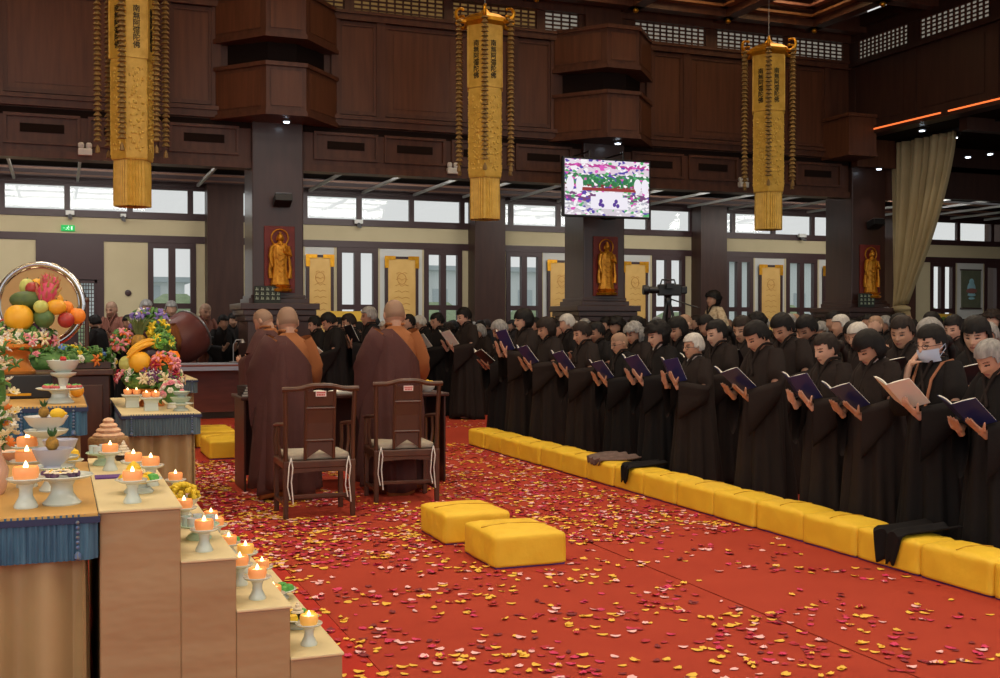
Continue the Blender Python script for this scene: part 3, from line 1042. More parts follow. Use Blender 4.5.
# yellow notices on the lower window panes
for (px, w_, lab) in ((350, 0.95, 'yellow notice on the lower window right of the leftmost column'), (944, 0.6, 'yellow notice on the lower window right of the curtain')):
    c = AY(px, 316, YB - 0.08)
    t = thing('notice_board', lab, 'notice', (c.x, YB - 0.08, 1.58))
    s = MB(); s.box(-w_ / 2, w_ / 2, 0, 0.02, 0, 0.30); s.build('sheet', mat('yellow_notice', (226, 178, 60), 0.6), t, smooth=False)
    s = MB(); s.ell((-0.02, -0.002, 0.16), (0.12, 0.004, 0.06), 10, 6); s.box(-w_ * .4, w_ * .4, -0.003, 0, 0.04, 0.06); s.build('print', mat('green_print', (110, 130, 60), 0.6), t)

# ---- curtain ------------------------------------------------------------
M_curt = mat('beige_curtain', (196, 178, 134), 0.8, var=(184, 165, 122), vscale=2)
def curtain_mesh():
    s = MB()
    XC = 17.02
    rings = []
    NV, NU = 26, 90
    for v in range(NV + 1):
        f = v / NV
        z_ = 5.50 + (1.92 - 5.50) * f
        far = 20.02 - 0.1 * f
        near = 18.1 + 1.42 * f ** 1.45
        row = []
        for u in range(NU + 1):
            g_ = u / NU
            y_ = far + (near - far) * g_
            x_ = XC + 0.09 * sin(g_ * 66 + 1.2 * sin(g_ * 9)) * (1 - 0.35 * f) + 0.05 * sin(g_ * 23)
            row.append((x_, y_, z_ + 0.1 * g_ * f ** 3))
        rings.append(row)
    s.loft(rings, 0, False, closed=False)
    return s
t = thing('curtain', 'long beige curtain gathered and tied beside the right column', 'curtain', (0, 0, 0))
o = curtain_mesh().build('drape', M_curt, t)
m_ = o.modifiers.new('thick', 'SOLIDIFY'); m_.thickness = 0.012
s = MB(); s.ell((17.02, 19.7, 1.90), (0.16, 0.26, 0.09), 14, 8); s.build('tie_band', M_curt, t)
s = MB()
rr = []
for z_, q in ((1.85, 0.18), (1.6, 0.22), (1.2, 0.25), (0.6, 0.27), (0.02, 0.28)):
    rr.append([(17.05 + 0.6 * q * cos(a) * (1 + .12 * sin(11 * a)), 19.68 + q * sin(a) * (1 + .12 * sin(11 * a)), z_) for a in [2 * pi * k / 48 for k in range(48)]])
s.loft(rr); s.build('lower_drape', M_curt, t)
s = MB(); s.box(16.95, 17.1, 14.0, 20.0, 5.50, 5.57); s.build('curtain_rail', M_black, t, smooth=False)

# ================================================================== PEOPLE
SKINS = [mat('skin_light', (196, 156, 134), 0.6, sss=0.05), mat('skin_warm', (180, 138, 114), 0.6, sss=0.05), mat('skin_tan', (160, 118, 96), 0.6, sss=0.05)]
M_lip = mat('lips', (150, 92, 84), 0.5)
M_eye = mat('eye_dark', (36, 24, 22), 0.4)
M_brow = mat('brow_hair', (92, 68, 58), 0.8)
M_stub = mat('shaven_scalp', (142, 112, 90), 0.6)
HAIR = {'black': mat('black_hair', (15, 13, 13), 0.6, var=(24, 20, 19), vscale=50, stretch=(1, 1, .3), spec=0.2),
        'dark': mat('dark_brown_hair', (30, 23, 20), 0.6, var=(42, 32, 27), vscale=50, stretch=(1, 1, .3), spec=0.2),
        'grey': mat('grey_hair', (150, 148, 144), 0.55, var=(104, 102, 100), vscale=40, stretch=(1, 1, .3)),
        'white': mat('white_hair', (196, 192, 184), 0.6, var=(160, 156, 150), vscale=40, stretch=(1, 1, .3))}
M_robe_k = mat('black_robe_cloth', (17, 15, 16), 0.85, var=(22, 18, 18), vscale=3, spec=0.25, bump=0.3, bscale=14, bdist=0.02)
M_robe_b = mat('brown_robe_cloth', (31, 24, 22), 0.85, var=(38, 29, 26), vscale=3, spec=0.25, bump=0.3, bscale=14, bdist=0.02)
M_monk = mat('ochre_gown_cloth', (158, 98, 52), 0.8, var=(146, 88, 46), vscale=3, bump=0.3, bscale=14, bdist=0.02)
M_kas = mat('maroon_kasaya_cloth', (80, 41, 37), 0.8, var=(70, 36, 33), vscale=3, bump=0.3, bscale=14, bdist=0.02)
M_monk2 = mat('dusty_brown_gown', (120, 72, 58), 0.8)
M_collar = mat('light_collar_cloth', (200, 190, 184), 0.8)
M_strap = mat('tan_strap', (150, 96, 66), 0.6)
M_trous = mat('grey_trousers', (70, 66, 66), 0.8)


def g2(x, s): return exp(-(x / s) ** 2)


def skull(d, k=0.0):
    """point of the head surface for unit direction d (x forward, y left, z up); k = offset"""
    x, y, z = d
    bx_ = max(1 - z * z, 0.02) ** -0.13 if z > 0 else 1
    px, py, pz = 0.097 * x * bx_, 0.077 * y * bx_, 0.116 * z
    if z < 0:
        q = -z
        py *= 1 - 0.22 * q ** 1.6
        if x < 0: px *= 1 - 0.30 * q
        px += 0.030 * q * q
    else:
        if x > 0: px *= 1 - 0.06 * z
    if x > 0 and k == 0:
        px += 0.026 * g2(py, 0.013) * (max(0, min(1, (0.028 - pz) / 0.055)) if pz > -0.030 else max(0, 1 - (-0.030 - pz) / 0.010))
        px -= 0.010 * (g2(abs(py) - 0.031, 0.015) * g2(pz - 0.008, 0.013))
        px += 0.004 * g2(py, 0.03) * g2(pz - 0.03, 0.01)
        px += 0.007 * g2(py, 0.020) * (g2(pz + 0.052, 0.006) + g2(pz + 0.066, 0.006))
        px -= 0.003 * g2(py, 0.022) * g2(pz + 0.059, 0.003)
        px += 0.006 * g2(py, 0.020) * g2(pz + 0.093, 0.014)
        px += 0.004 * g2(abs(py) - 0.042, 0.016) * g2(pz + 0.022, 0.02)
    if k:
        px += x * k; py += y * k; pz += z * k
    return Vector((px, py, pz))


def sphere_grid(nu, nv, fn):
    rings = []
    for i in range(nv + 1):
        t = -pi / 2 + pi * i / nv
        ct = max(cos(t), 0.004)
        rings.append([fn((ct * cos(2 * pi * j / nu), ct * sin(2 * pi * j / nu), sin(t))) for j in range(nu)])
    return rings


NECK = Vector((-0.005, 0, 1.385))
HEADC = Vector((0.012, 0, 1.492))


def head_matrix(pitch, yaw=0.0, roll=0.0):
    R = Matrix.Rotation(yaw, 4, 'Z') @ Matrix.Rotation(pitch, 4, 'Y') @ Matrix.Rotation(roll, 4, 'X')
    return Matrix.Translation(NECK) @ R @ Matrix.Translation(HEADC - NECK) @ Matrix.Diagonal((1.1, 1.12, 1.08, 1))


def hand(s, W, d, n, side, curl=0.5, spread=1.0, thumb_dir=None):
    """palm and five fingers: W wrist, d finger direction, n palm normal, side vector to the thumb"""
    d = Vector(d).normalized(); n = Vector(n).normalized(); n = (n - d * n.dot(d)).normalized()
    t = Vector(side); t = (t - d * t.dot(d) - n * t.dot(n)).normalized()
    W = Vector(W)
    R = Matrix((d, t, n)).transposed()
    s.ell(W + d * 0.045, (0.052, 0.040, 0.016), 12, 8, R=R)
    s.tube([W - d * 0.04, W, W + d * 0.03], [0.025, 0.024, 0.026], 10)
    L = [0.070, 0.078, 0.073, 0.056]
    for i in range(4):
        off = t * (0.027 - 0.018 * i)
        p = W + d * 0.085 + off
        dirn = (d + t * (0.10 - 0.07 * i) * spread).normalized()
        pts = [p - d * 0.02]
        a = 0.0
        cur = p.copy()
        pts.append(cur.copy())
        for q in range(3):
            a += curl * (0.35 + 0.2 * q)
            v = dirn * cos(a) + n * sin(a)
            cur = cur + v * L[i] * (0.42, 0.32, 0.26)[q]
            pts.append(cur.copy())
        s.tube(pts, [0.0095, 0.0095, 0.009, 0.0083, 0.007], 8)
        s.ell(pts[-1], 0.0072, 6, 5)
    td = Vector(thumb_dir).normalized() if thumb_dir else (d * 0.7 + t * 0.55 + n * 0.45).normalized()
    b0 = W + d * 0.018 + t * 0.026
    p1 = b0 + (t * 0.7 + d * 0.6).normalized() * 0.028
    p2 = p1 + td * 0.030
    p3 = p2 + (td + n * 0.25).normalized() * 0.025
    s.tube([b0, p1, p2, p3], [0.015, 0.013, 0.0105, 0.008], 8)
    s.ell(p3, 0.008, 6, 5)


def remesh(s, voxel, name):
    me = s.mesh(name + '_raw', [])
    o = bpy.data.objects.new('tmp', me)
    COL.objects.link(o)
    m = o.modifiers.new('r', 'REMESH'); m.mode = 'VOXEL'; m.voxel_size = voxel; m.use_smooth_shade = True
    sm = o.modifiers.new('s', 'SMOOTH'); sm.factor = 0.5; sm.iterations = 1
    bpy.context.view_layer.update()
    out = bpy.data.meshes.new_from_object(o.evaluated_get(bpy.context.evaluated_depsgraph_get()))
    out.name = name
    bpy.data.objects.remove(o)
    bpy.data.meshes.remove(me)
    out.polygons.foreach_set('use_smooth', [True] * len(out.polygons))
    return out


class Pose:
    def __init__(s, **k):
        s.pitch = 0.35; s.yaw = 0.0; s.C = (0.35, 0, 1.15); s.tilt = radians(50); s.book = True
        s.hands = 'book'; s.voxel = 0.0062; s.face = True; s.lean = 0.0
        s.__dict__.update(k)
        s.key = None

    def frame(s):
        u = Vector((cos(s.tilt), 0, sin(s.tilt)))
        n = Vector((-sin(s.tilt), 0, cos(s.tilt)))
        return Vector(s.C), u, n

    def wrists(s):
        C, u, n = s.frame()
        out = {}
        for e in (1, -1):
            if s.hands == 'book' or (s.hands == 'face' and e == 1):
                W = C + Vector((0, e * 0.105, 0)) - u * 0.145 - n * 0.030
                out[e] = (W, u + Vector((0, -e * 0.25, 0)), n, Vector((0, e, 0)))
            elif s.hands == 'face':
                W = Vector((0.14, -0.10, 1.335)); out[e] = (W, Vector((-0.25, 0.45, 0.8)), Vector((-0.7, 0.5, 0)), Vector((0.2, 1, 0.5)))
            elif s.hands == 'pray':
                W = Vector((0.22, e * 0.022, 1.12)); out[e] = (W, Vector((0.25, 0, 1)), Vector((0, -e, 0)), Vector((-1, 0, 0.2)))
            elif s.hands == 'down':
                W = Vector((0.10, e * 0.25, 0.82)); out[e] = (W, Vector((0.15, 0, -1)), Vector((0, -e, 0)), Vector((1, 0, 0)))
            elif s.hands == 'forward':
                W = Vector((0.26, e * 0.05, 1.02)); out[e] = (W, Vector((0.9, -e * 0.5, 0.25)), Vector((-0.2, -e * 0.6, 0.6)), Vector((0, 0.0, 1)))
        return out

    def elbow(s, e):
        if s.hands == 'down': return Vector((-0.03, e * 0.27, 1.05))
        if s.hands == 'face' and e == -1: return Vector((0.16, -0.20, 1.09))
        return Vector((0.06, e * 0.25, 1.05))


def shoulder(e): return Vector((-0.01, e * 0.165, 1.31))


def body_mesh(P, name):
    s = MB()
    M = head_matrix(P.pitch, P.yaw)
    rings = sphere_grid(56 if P.face else 24, 44 if P.face else 18, lambda d: M @ skull(d))
    s.loft(rings)
    for e in (1, -1):
        c = M @ Vector((-0.008, e * 0.077, -0.008))
        s.ell(c, (0.017, 0.010, 0.031), 10, 8, R=M.to_3x3())
    s.tube([Vector((-0.02, 0, 1.26)), Vector((-0.018, 0, 1.34)), M @ Vector((-0.022, 0, -0.07)), M @ Vector((-0.015, 0, -0.02))], [0.062, 0.055, 0.054, 0.05], 16)
    # torso
    rr = []
    for z, rx, ry in ((0.80, .11, .165), (0.92, .10, .15), (1.05, .095, .135), (1.18, .095, .140), (1.27, .08, .14), (1.325, .055, .09)):
        rr.append([(-0.01 + rx * cos(a), ry * sin(a), z) for a in [2 * pi * k / 20 for k in range(20)]])
    s.loft(rr)
    for e in (1, -1):
        s.tube([(0, e * 0.085, 0.86), (0.0, e * 0.085, 0.46), (-0.01, e * 0.085, 0.08)], [0.085, 0.055, 0.038], 12)
        s.ell((0.05, e * 0.085, 0.04), (0.115, 0.042, 0.038), 12, 8)
    Wr = P.wrists()
    for e in (1, -1):
        W, d, n, t = Wr[e]
        E = P.elbow(e); S = shoulder(e)
        s.tube([S, S.lerp(E, 0.5), E], [0.042, 0.042, 0.038], 12)
        s.ell(E, 0.038, 10, 8)
        dd = Vector(d).normalized()
        s.tube([E, E.lerp(W, 0.5), W - dd * 0.01, W + dd * 0.02], [0.038, 0.034, 0.024, 0.024], 12)
        hand(s, W, d, n, t, curl=0.55 if P.hands in ('face', 'forward', 'down') else 0.12)
    me = remesh(s, P.voxel, name)
    for m in (SKINS[0], M_lip, M_eye, M_brow): me.materials.append(m)
    if P.face:
        Mi = M.inverted()
        mi = [0] * len(me.polygons)
        for i, p in enumerate(me.polygons):
            c = p.center
            if c.z < 1.25: continue
            q = Mi @ c
            if q.x < 0.045 or q.z < -0.1 or q.z > 0.05: continue
            ay = abs(q.y)
            if ((q.y / 0.024) ** 2 + ((q.z + 0.059) / 0.010) ** 2) < 1: mi[i] = 1
            elif (((ay - 0.032) / 0.0155) ** 2 + ((q.z - 0.006 + 0.0) / 0.0050) ** 2) < 1: mi[i] = 2
            elif (((ay - 0.033) / 0.019) ** 2 + ((q.z - 0.028) / 0.0048) ** 2) < 1: mi[i] = 3
        me.polygons.foreach_set('material_index', mi)
    return me


def hair_mesh(style, M, name, seed=0):
    s = MB()
    off = dict(short=0.014, bob=0.022, bowl=0.020, tied=0.012, curly=0.034, shaved=0.0022, bald=0.0022, long=0.02)[style]
    nu, nv = (44, 34)

    def keep(p):
        x, y, z = p
        if style in ('shaved', 'bald'): lim = 0.048 if x > 0.02 else -0.03
        elif style == 'short': lim = 0.062 if x > 0.045 else (-0.035 if x < -0.005 else 0.012)
        elif style == 'bob': lim = 0.052 if x > 0.045 else (-0.085 if x < 0.028 else 0.03)
        elif style == 'bowl': lim = 0.030 if x > 0.05 else (-0.075 if x < 0.030 else 0.0)
        elif style == 'tied': lim = 0.066 if x > 0.04 else (-0.045 if x < -0.002 else 0.02)
        elif style == 'curly': lim = 0.050 if x > 0.045 else (-0.095 if x < 0.024 else 0.02)
        elif style == 'long': lim = 0.058 if x > 0.045 else (-0.11 if x < 0.015 else 0.03)
        if x > 0.02: lim += 0.016 * noise.noise(Vector((y * 28, seed * 3.7, len(style)))) + (0.10 * y * (1 if seed % 2 else -1) if style in ('short', 'tied') else 0)
        if z > lim: return True
        return False

    def pt(d):
        p = skull(d, off)
        x, y, z = d
        if style in ('bob', 'bowl', 'curly', 'long') and z < 0:
            p.y = 0.080 * y * (1 + off * 6) * (1 - 0.10 * z * z) + y * 0.012
            if x < 0: p.x = (0.097 * x) * 1.12
        if style in ('short', 'tied', 'bob') and z > 0.4: p.z += 0.006
        if style == 'curly':
            p += Vector(d) * 0.016 * noise.noise(Vector(d) * 5.5 + Vector((seed, 0, 0)))
            p += Vector(d) * 0.008 * noise.noise(Vector(d) * 13 + Vector((seed, 3, 0)))
        elif style not in ('shaved', 'bald'):
            p += Vector(d) * 0.004 * noise.noise(Vector((x * 4, y * 9, z * 2)) + Vector((seed, 0, 0)))
        return p
    rings = sphere_grid(nu, nv, pt)
    vs = [p for r in rings for p in r]
    fs = []
    for k in range(nv):
        for i in range(nu):
            j = (i + 1) % nu
            q = (k * nu + i, k * nu + j, (k + 1) * nu + j, (k + 1) * nu + i)
            c = sum((vs[a] for a in q), Vector()) / 4
            if keep(c): fs.append(q)
    used = sorted({i for f in fs for i in f}); mp = {a: i for i, a in enumerate(used)}
    s.add([vs[a] for a in used], [tuple(mp[i] for i in f) for f in fs])
    if style not in ('shaved', 'bald'):
        # underside rim pressed onto the skull
        nb = len(s.v)
        from collections import Counter
        ec = Counter()
        for f in s.f:
            for a, c in zip(f, f[1:] + f[:1]): ec[frozenset((a, c))] += 1
        for f in list(s.f):
            for a, c in zip(f, f[1:] + f[:1]):
                if ec[frozenset((a, c))] == 1:
                    pa, pc = Vector(s.v[a]), Vector(s.v[c])
                    s.add([pa, pc, pc * 0.86, pa * 0.86], [(1, 0, 3, 2)])
    if style == 'tied':
        s.ell((-0.125, 0, -0.01), (0.04, 0.038, 0.045), 12, 9)
        s.tube([(-0.13, 0, -0.01), (-0.155, 0, -0.08), (-0.13, 0, -0.19)], [0.03, 0.026, 0.01], 10)
    if style == 'short':
        for e in (1, -1): s.tube([(0.012, e * 0.083, 0.03), (0.012, e * 0.081, -0.015)], [0.012, 0.006], 6)
    s.xf(M)
    me = s.mesh(name, HAIR['black'])
    return me


def fold(a, z, amp, seed):
    return amp * (sin(7 * a + seed + 0.8 * sin(2 * a)) * 0.5 + sin(13 * a + 2.3 * seed + z * 1.5) * 0.35 + sin(4 * a + 1.1 * seed - z) * 0.4)


def robe_rings(seed, off=0.0, n=72, w=1.0, zmin=0.02):
    prof = [(zmin, .235, .275, .055), (0.22, .225, .265, .052), (0.50, .205, .245, .042), (0.80, .185, .225, .028), (1.02, .165, .205, .014),
            (1.18, .150, .200, .006), (1.28, .130, .200, .002), (1.33, .105, .165, 0), (1.365, .078, .105, 0), (1.395, .066, .072, 0)]
    # refine
    P = []
    for i in range(len(prof) - 1):
        for q in range(3):
            f = q / 3
            P.append(tuple(prof[i][j] * (1 - f) + prof[i + 1][j] * f for j in range(4)))
    P.append(prof[-1])
    rings = []
    for z, rx, ry, am in P:
        ring = []
        for k in range(n):
            a = 2 * pi * k / n
            q = 1 + fold(a, z, am / 0.22, seed)
            sx = 0.0
            if z > 1.0: sx = -0.012
            ring.append(Vector((sx + (rx * w + off) * cos(a) * q, (ry * w + off) * sin(a) * q, z + (0.03 * (1 - z) * sin(3 * a + seed) if z < 0.1 else 0))))
        rings.append(ring)
    return rings


def sleeve_rings(P, e, drop=0.34, off=0.0, seed=0.0, n=32, endf=0.93):
    S = shoulder(e) + Vector((-0.005, -e * 0.02, 0.01)); E = P.elbow(e) + Vector((-0.01, e * 0.01, 0)); W = P.wrists()[e][0]
    We = E.lerp(W, endf)
    path = [S.lerp(E, f) for f in (-0.12, 0.2, 0.5, 0.8)] + [E.lerp(We, f) for f in (0, 0.25, 0.5, 0.75, 1)]
    rings = []
    N = len(path)
    for i, p in enumerate(path):
        f = i / (N - 1)
        a = path[max(0, i - 1)]; b_ = path[min(N - 1, i + 1)]
        t = (b_ - a).normalized()
        sd = t.cross(Vector((0, 0, 1)))
        sd = sd.normalized() if sd.length > 0.1 else Vector((1, 0, 0))
        if i < 4:
            up = sd.cross(t).normalized(); dn = up
            q_ = (0.78, 1.0, 1, 1)[i]
            r1, r2, w_ = 0.068 * q_, (0.085 + 0.04 * f) * q_, 0.078 * q_
        else:
            g_ = (i - 4) / 4
            up = Vector((0, 0, 1)); dn = Vector((0, 0, 1))
            r1, w_ = 0.058 - 0.008 * g_, 0.062 - 0.012 * g_
            r2 = 0.13 + (drop - 0.13) * g_
        ring = []
        for k in range(n):
            an = 2 * pi * k / n
            c_, s_ = cos(an), sin(an)
            v = sd * (w_ + off) * c_ * (1 + (0.25 * sin(3 * an + seed) * f if s_ < 0 else 0)) + (up * (r1 + off) * s_ if s_ > 0 else dn * (r2 + off) * s_)
            ring.append(p + v)
        rings.append(ring)
    return rings


def robe_mesh(P, name, seed=0.0, w=1.0, drop=0.34, material=None):
    s = MB()
    s.loft(robe_rings(seed, w=w), 0, True)
    for e in (1, -1): s.loft(sleeve_rings(P, e, drop=(0.22 if P.hands == 'down' else drop), seed=seed), 0, False)
    # crossing collar band
    for e in (1, -1):
        pts = []
        for q in range(9):
            f = q / 8
            z = 1.405 - 0.27 * f
            y = e * (0.066 * (1 - f) ** 1.2 - 0.03 * f)
            rx = 0.07 + (0.150 - 0.070) * min(1, f * 1.0) ** 0.55
            pts.append((rx * 0.98 - 0.005, y, z))
        s.tube([(-0.05, e * 0.045, 1.41), (0.0, e * 0.068, 1.412), (0.04, e * 0.066, 1.41)] + pts, 0.013, 6, m=1)
    return s.mesh(name, [material or M_robe_k, M_robe_b])


POSES = {
    'read': Pose(pitch=0.30, tilt=radians(52)),
    'high': Pose(pitch=0.12, tilt=radians(64), C=(0.33, 0, 1.24)),
    'low': Pose(pitch=0.55, tilt=radians(40), C=(0.34, 0, 1.08)),
    'turn': Pose(pitch=0.30, yaw=0.25, tilt=radians(50), C=(0.34, 0, 1.16)),
    'face': Pose(pitch=0.22, hands='face', tilt=radians(42), C=(0.36, 0, 1.12)),
    'pray': Pose(pitch=0.2, hands='pray', book=False),
    'monk': Pose(pitch=0.22, hands='forward', book=False),
    'monkbow': Pose(pitch=0.55, hands='forward', book=False),
    'stand': Pose(pitch=0.0, hands='down', book=False, voxel=0.012, face=False),
    'far': Pose(pitch=0.25, tilt=radians(50), voxel=0.012, face=False),
    'far2': Pose(pitch=0.05, tilt=radians(60), C=(0.33, 0, 1.22), voxel=0.012, face=False),
    'far3': Pose(pitch=0.5, tilt=radians(40), C=(0.34, 0, 1.1), voxel=0.012, face=False),
}
BODY = {}; HAIRM = {}; ROBE = {}


def get_body(k):
    if k not in BODY: BODY[k] = body_mesh(POSES[k], 'body_' + k)
    return BODY[k]


def get_hair(style, k, seed=0):
    key = (style, k, seed)
    if key not in HAIRM: HAIRM[key] = hair_mesh(style, head_matrix(POSES[k].pitch, POSES[k].yaw), 'hair_%s' % style, seed)
    return HAIRM[key]


def get_robe(k, v=0):
    key = (k, v)
    if key not in ROBE: ROBE[key] = robe_mesh(POSES[k], 'robe', seed=v * 1.7 + len(k), w=1 + 0.05 * (v % 3 - 1))
    return ROBE[key]


def setmat(o, m, slot=0):
    o.material_slots[slot].link = 'OBJECT'
    o.material_slots[slot].material = m


def person(X, Y, face, H, pose, style, hcol, label, group=None, robe=None, skin=0, rv=0, hseed=0, name='person'):
    """H standing height without hair; face = heading of the body"""
    k = H / 1.605
    t = thing(name, label, 'person', (X, Y, 0.004), face, group, k)
    bo = link_mesh('body', get_body(pose), t); setmat(bo, SKINS[skin])
    rb = link_mesh('robe', get_robe(pose, rv), t); setmat(rb, robe or M_robe_k)
    if style:
        hm = link_mesh('hair', get_hair(style, pose, hseed), t)
        setmat(hm, M_stub if style in ('shaved', 'bald') else HAIR[hcol])
    return t


# --- books ---------------------------------------------------------------
M_cover = mat('navy_book_cover', (30, 40, 92), 0.4, var=(36, 46, 102), vscale=3)
M_covb = mat('black_book_cover', (28, 28, 34), 0.5)
M_page = mat('white_pages', (226, 224, 214), 0.8)


def book_meshes(tilt):
    C, u, n = Pose(tilt=tilt).frame()
    cov = MB(); pg = MB()
    L = 0.255; Wd = 0.185
    for e in (1, -1):
        al = 0.38
        v = Vector((0, e * cos(al), 0)) + n * sin(al)
        nn = (n * cos(al) - Vector((0, e * sin(al), 0)))
        q = []
        for k in range(7):
            f = k / 6
            q.append(v * (Wd * f) + n * 0.0)
        def slab(mb, w0, w1, h0, h1, off, th, curve=0.0):
            rows = []
            for k in range(7):
                f = k / 6
                c = v * (w0 + (w1 - w0) * f) + nn * (off + curve * sin(pi * f))
                rows.append([c + u * h0, c + u * h1, c + u * h1 + nn * th, c + u * h0 + nn * th])
            if e < 0: rows = rows[::-1]
            mb.loft(rows)
        slab(cov, 0.0, Wd, -L / 2, L / 2, 0.0, 0.003)
        slab(pg, 0.003, Wd - 0.005, -L / 2 + 0.005, L / 2 - 0.005, 0.0035, 0.008, 0.008)
    return cov, pg


BK = {}


def book_for(pr, pose, label, cover=None, group=None):
    P = POSES[pose]
    key = round(P.tilt, 3)
    if key not in BK:
        c, p = book_meshes(P.tilt)
        BK[key] = (c.mesh('book_cover', M_cover, False), p.mesh('book_pages', M_page, False))
    k = pr.scale[0]
    R = Matrix.Rotation(pr.rotation_euler.z, 3, 'Z')
    loc = Vector(pr.location) + R @ (Vector(P.C) * k)
    t = thing('book', label, 'book', loc, pr.rotation_euler.z, group, k)
    a = link_mesh('cover', BK[key][0], t); setmat(a, cover or M_cover)
    link_mesh('pages', BK[key][1], t)
    return t


# --- accessories, in head space of a pose ---------------------------------
def glasses(pr, pose):
    M = head_matrix(POSES[pose].pitch, POSES[pose].yaw)
    s = MB()
    for e in (1, -1):
        pts = [(0.098, e * 0.033 + 0.021 * cos(a), 0.003 + 0.016 * sin(a)) for a in [2 * pi * k / 16 for k in range(17)]]
        s.tube(pts, 0.0022, 5, cap=False)
        s.tube([(0.096, e * 0.054, 0.006), (0.06, e * 0.082, 0.006), (-0.01, e * 0.086, 0.0)], 0.0022, 5)
    s.tube([(0.1, -0.012, 0.006), (0.103, 0, 0.009), (0.1, 0.012, 0.006)], 0.0022, 5)
    s.xf(M)
    return s.build('glasses', M_black, pr)


def face_mask(pr, pose):
    M = head_matrix(POSES[pose].pitch, POSES[pose].yaw)
    s = MB()
    rings = []
    for i in range(9):
        z = -0.018 - 0.085 * i / 8
        row = []
        for k in range(17):
            a = -1.25 + 2.5 * k / 16
            d = Vector((cos(a), sin(a), 0))
            r_ = 0.112 - 0.02 * (abs(i - 3) / 5) ** 2
            row.append((r_ * cos(a) * (1 if i < 7 else 0.95), 0.088 * sin(a), z))
        rings.append(row)
    s.loft(rings, 0, False, closed=False)
    for e in (1, -1):
        s.tube([(0.035, e * 0.083, -0.03), (-0.02, e * 0.090, 0.0), (-0.02, e * 0.088, -0.03), (0.035, e * 0.08, -0.075)], 0.0025, 5)
    s.xf(M)
    return s.build('face_mask', mat('pale_blue_mask', (176, 190, 214), 0.7), pr)


def strap(pr, m=M_strap, two=True):
    s = MB()
    for e in ((1, -1) if two else (1,)):
        s.tube([(-0.06, e * 0.10, 1.375), (0.05, e * 0.105, 1.35), (0.125, e * 0.085, 1.24), (0.165, e * 0.07, 1.05)], 0.011, 6)
    return s.build('strap', m, pr)


def inner_collar(pr, m=M_collar):
    s = MB()
    for e in (1, -1):
        s.tube([(-0.03, e * 0.055, 1.405), (0.03, e * 0.058, 1.40), (0.075, e * 0.03, 1.345), (0.10, e * -0.005, 1.27)], [0.012, 0.014, 0.014, 0.008], 6)
    return s.build('inner_collar', m, pr)


# ---- the front row --------------------------------------------------------
LEFT = pi          # facing -X
XF = 5.72


def row_place(px, X):
    return AX(px, 325, X).y


def face_dir(deg): return radians(180 + deg)     # positive turns towards the camera


def hh(px, ytop, X, pitch=0.3):
    p = AX(px, ytop, X)
    return p.z


front = [
    # px, X, dir, ytop, pose, style, hair, robe, skin, label
    (505, 5.64, 5, 320, 'low', 'short', 'grey', 'k', 2, 'front-row worshipper with short grey hair bent low over a book, farthest along the cushions', 'dark'),
    (526, 5.54, 14, 309, 'high', 'bowl', 'black', 'b', 0, 'tall front-row worshipper with thick black bowl-cut hair raising a navy book', 'navy'),
    (550, 5.60, 10, 318, 'read', 'bob', 'dark', 'b', 1, 'front-row woman with short brown bob behind two raised navy books', 'navy'),
    (586, 5.57, 12, 322, 'read', 'short', 'dark', 'b', 1, 'front-row woman with swept-back dark hair left of the bald elder', 'navy'),
    (623, 5.68, 20, 332, 'read', 'bald', 'grey', 'k', 1, 'bald elderly worshipper with glasses reading in the front row', 'navy'),
    (662, 5.57, 12, 322, 'read', 'curly', 'black', 'k', 0, 'front-row woman with big curly black hair reading a white-paged book', 'navy'),
    (696, 5.54, 16, 334, 'high', 'short', 'white', 'b', 1, 'small white-haired front-row woman with glasses raising her book to her face', 'navy'),
    (721, 6.02, 16, 320, 'read', 'tied', 'black', 'b', 0, 'young woman with tied black hair behind the white-haired woman', 'dark'),
    (764, 5.54, 18, 321, 'low', 'short', 'black', 'b', 1, 'front-row man with short black hair bending over a navy book', 'navy'),
    (831, 5.54, 16, 333, 'read', 'tied', 'dark', 'b', 0, 'front-row woman with dark tied hair and large navy book, left of the bob-haired woman', 'navy'),
    (877, 5.52, 12, 331, 'low', 'bob', 'black', 'b', 1, 'front-row woman with full black bob and light inner collar', 'navy'),
    (936, 5.52, 22, 325, 'face', 'tied', 'black', 'k', 0, 'woman in glasses and pale blue face mask holding one hand to her face', 'pale'),
    (999, 5.54, 20, 340, 'low', 'short', 'grey', 'k', 1, 'grey-haired worshipper cut by the right edge of the photo', 'navy'),
]
PEOPLE = []
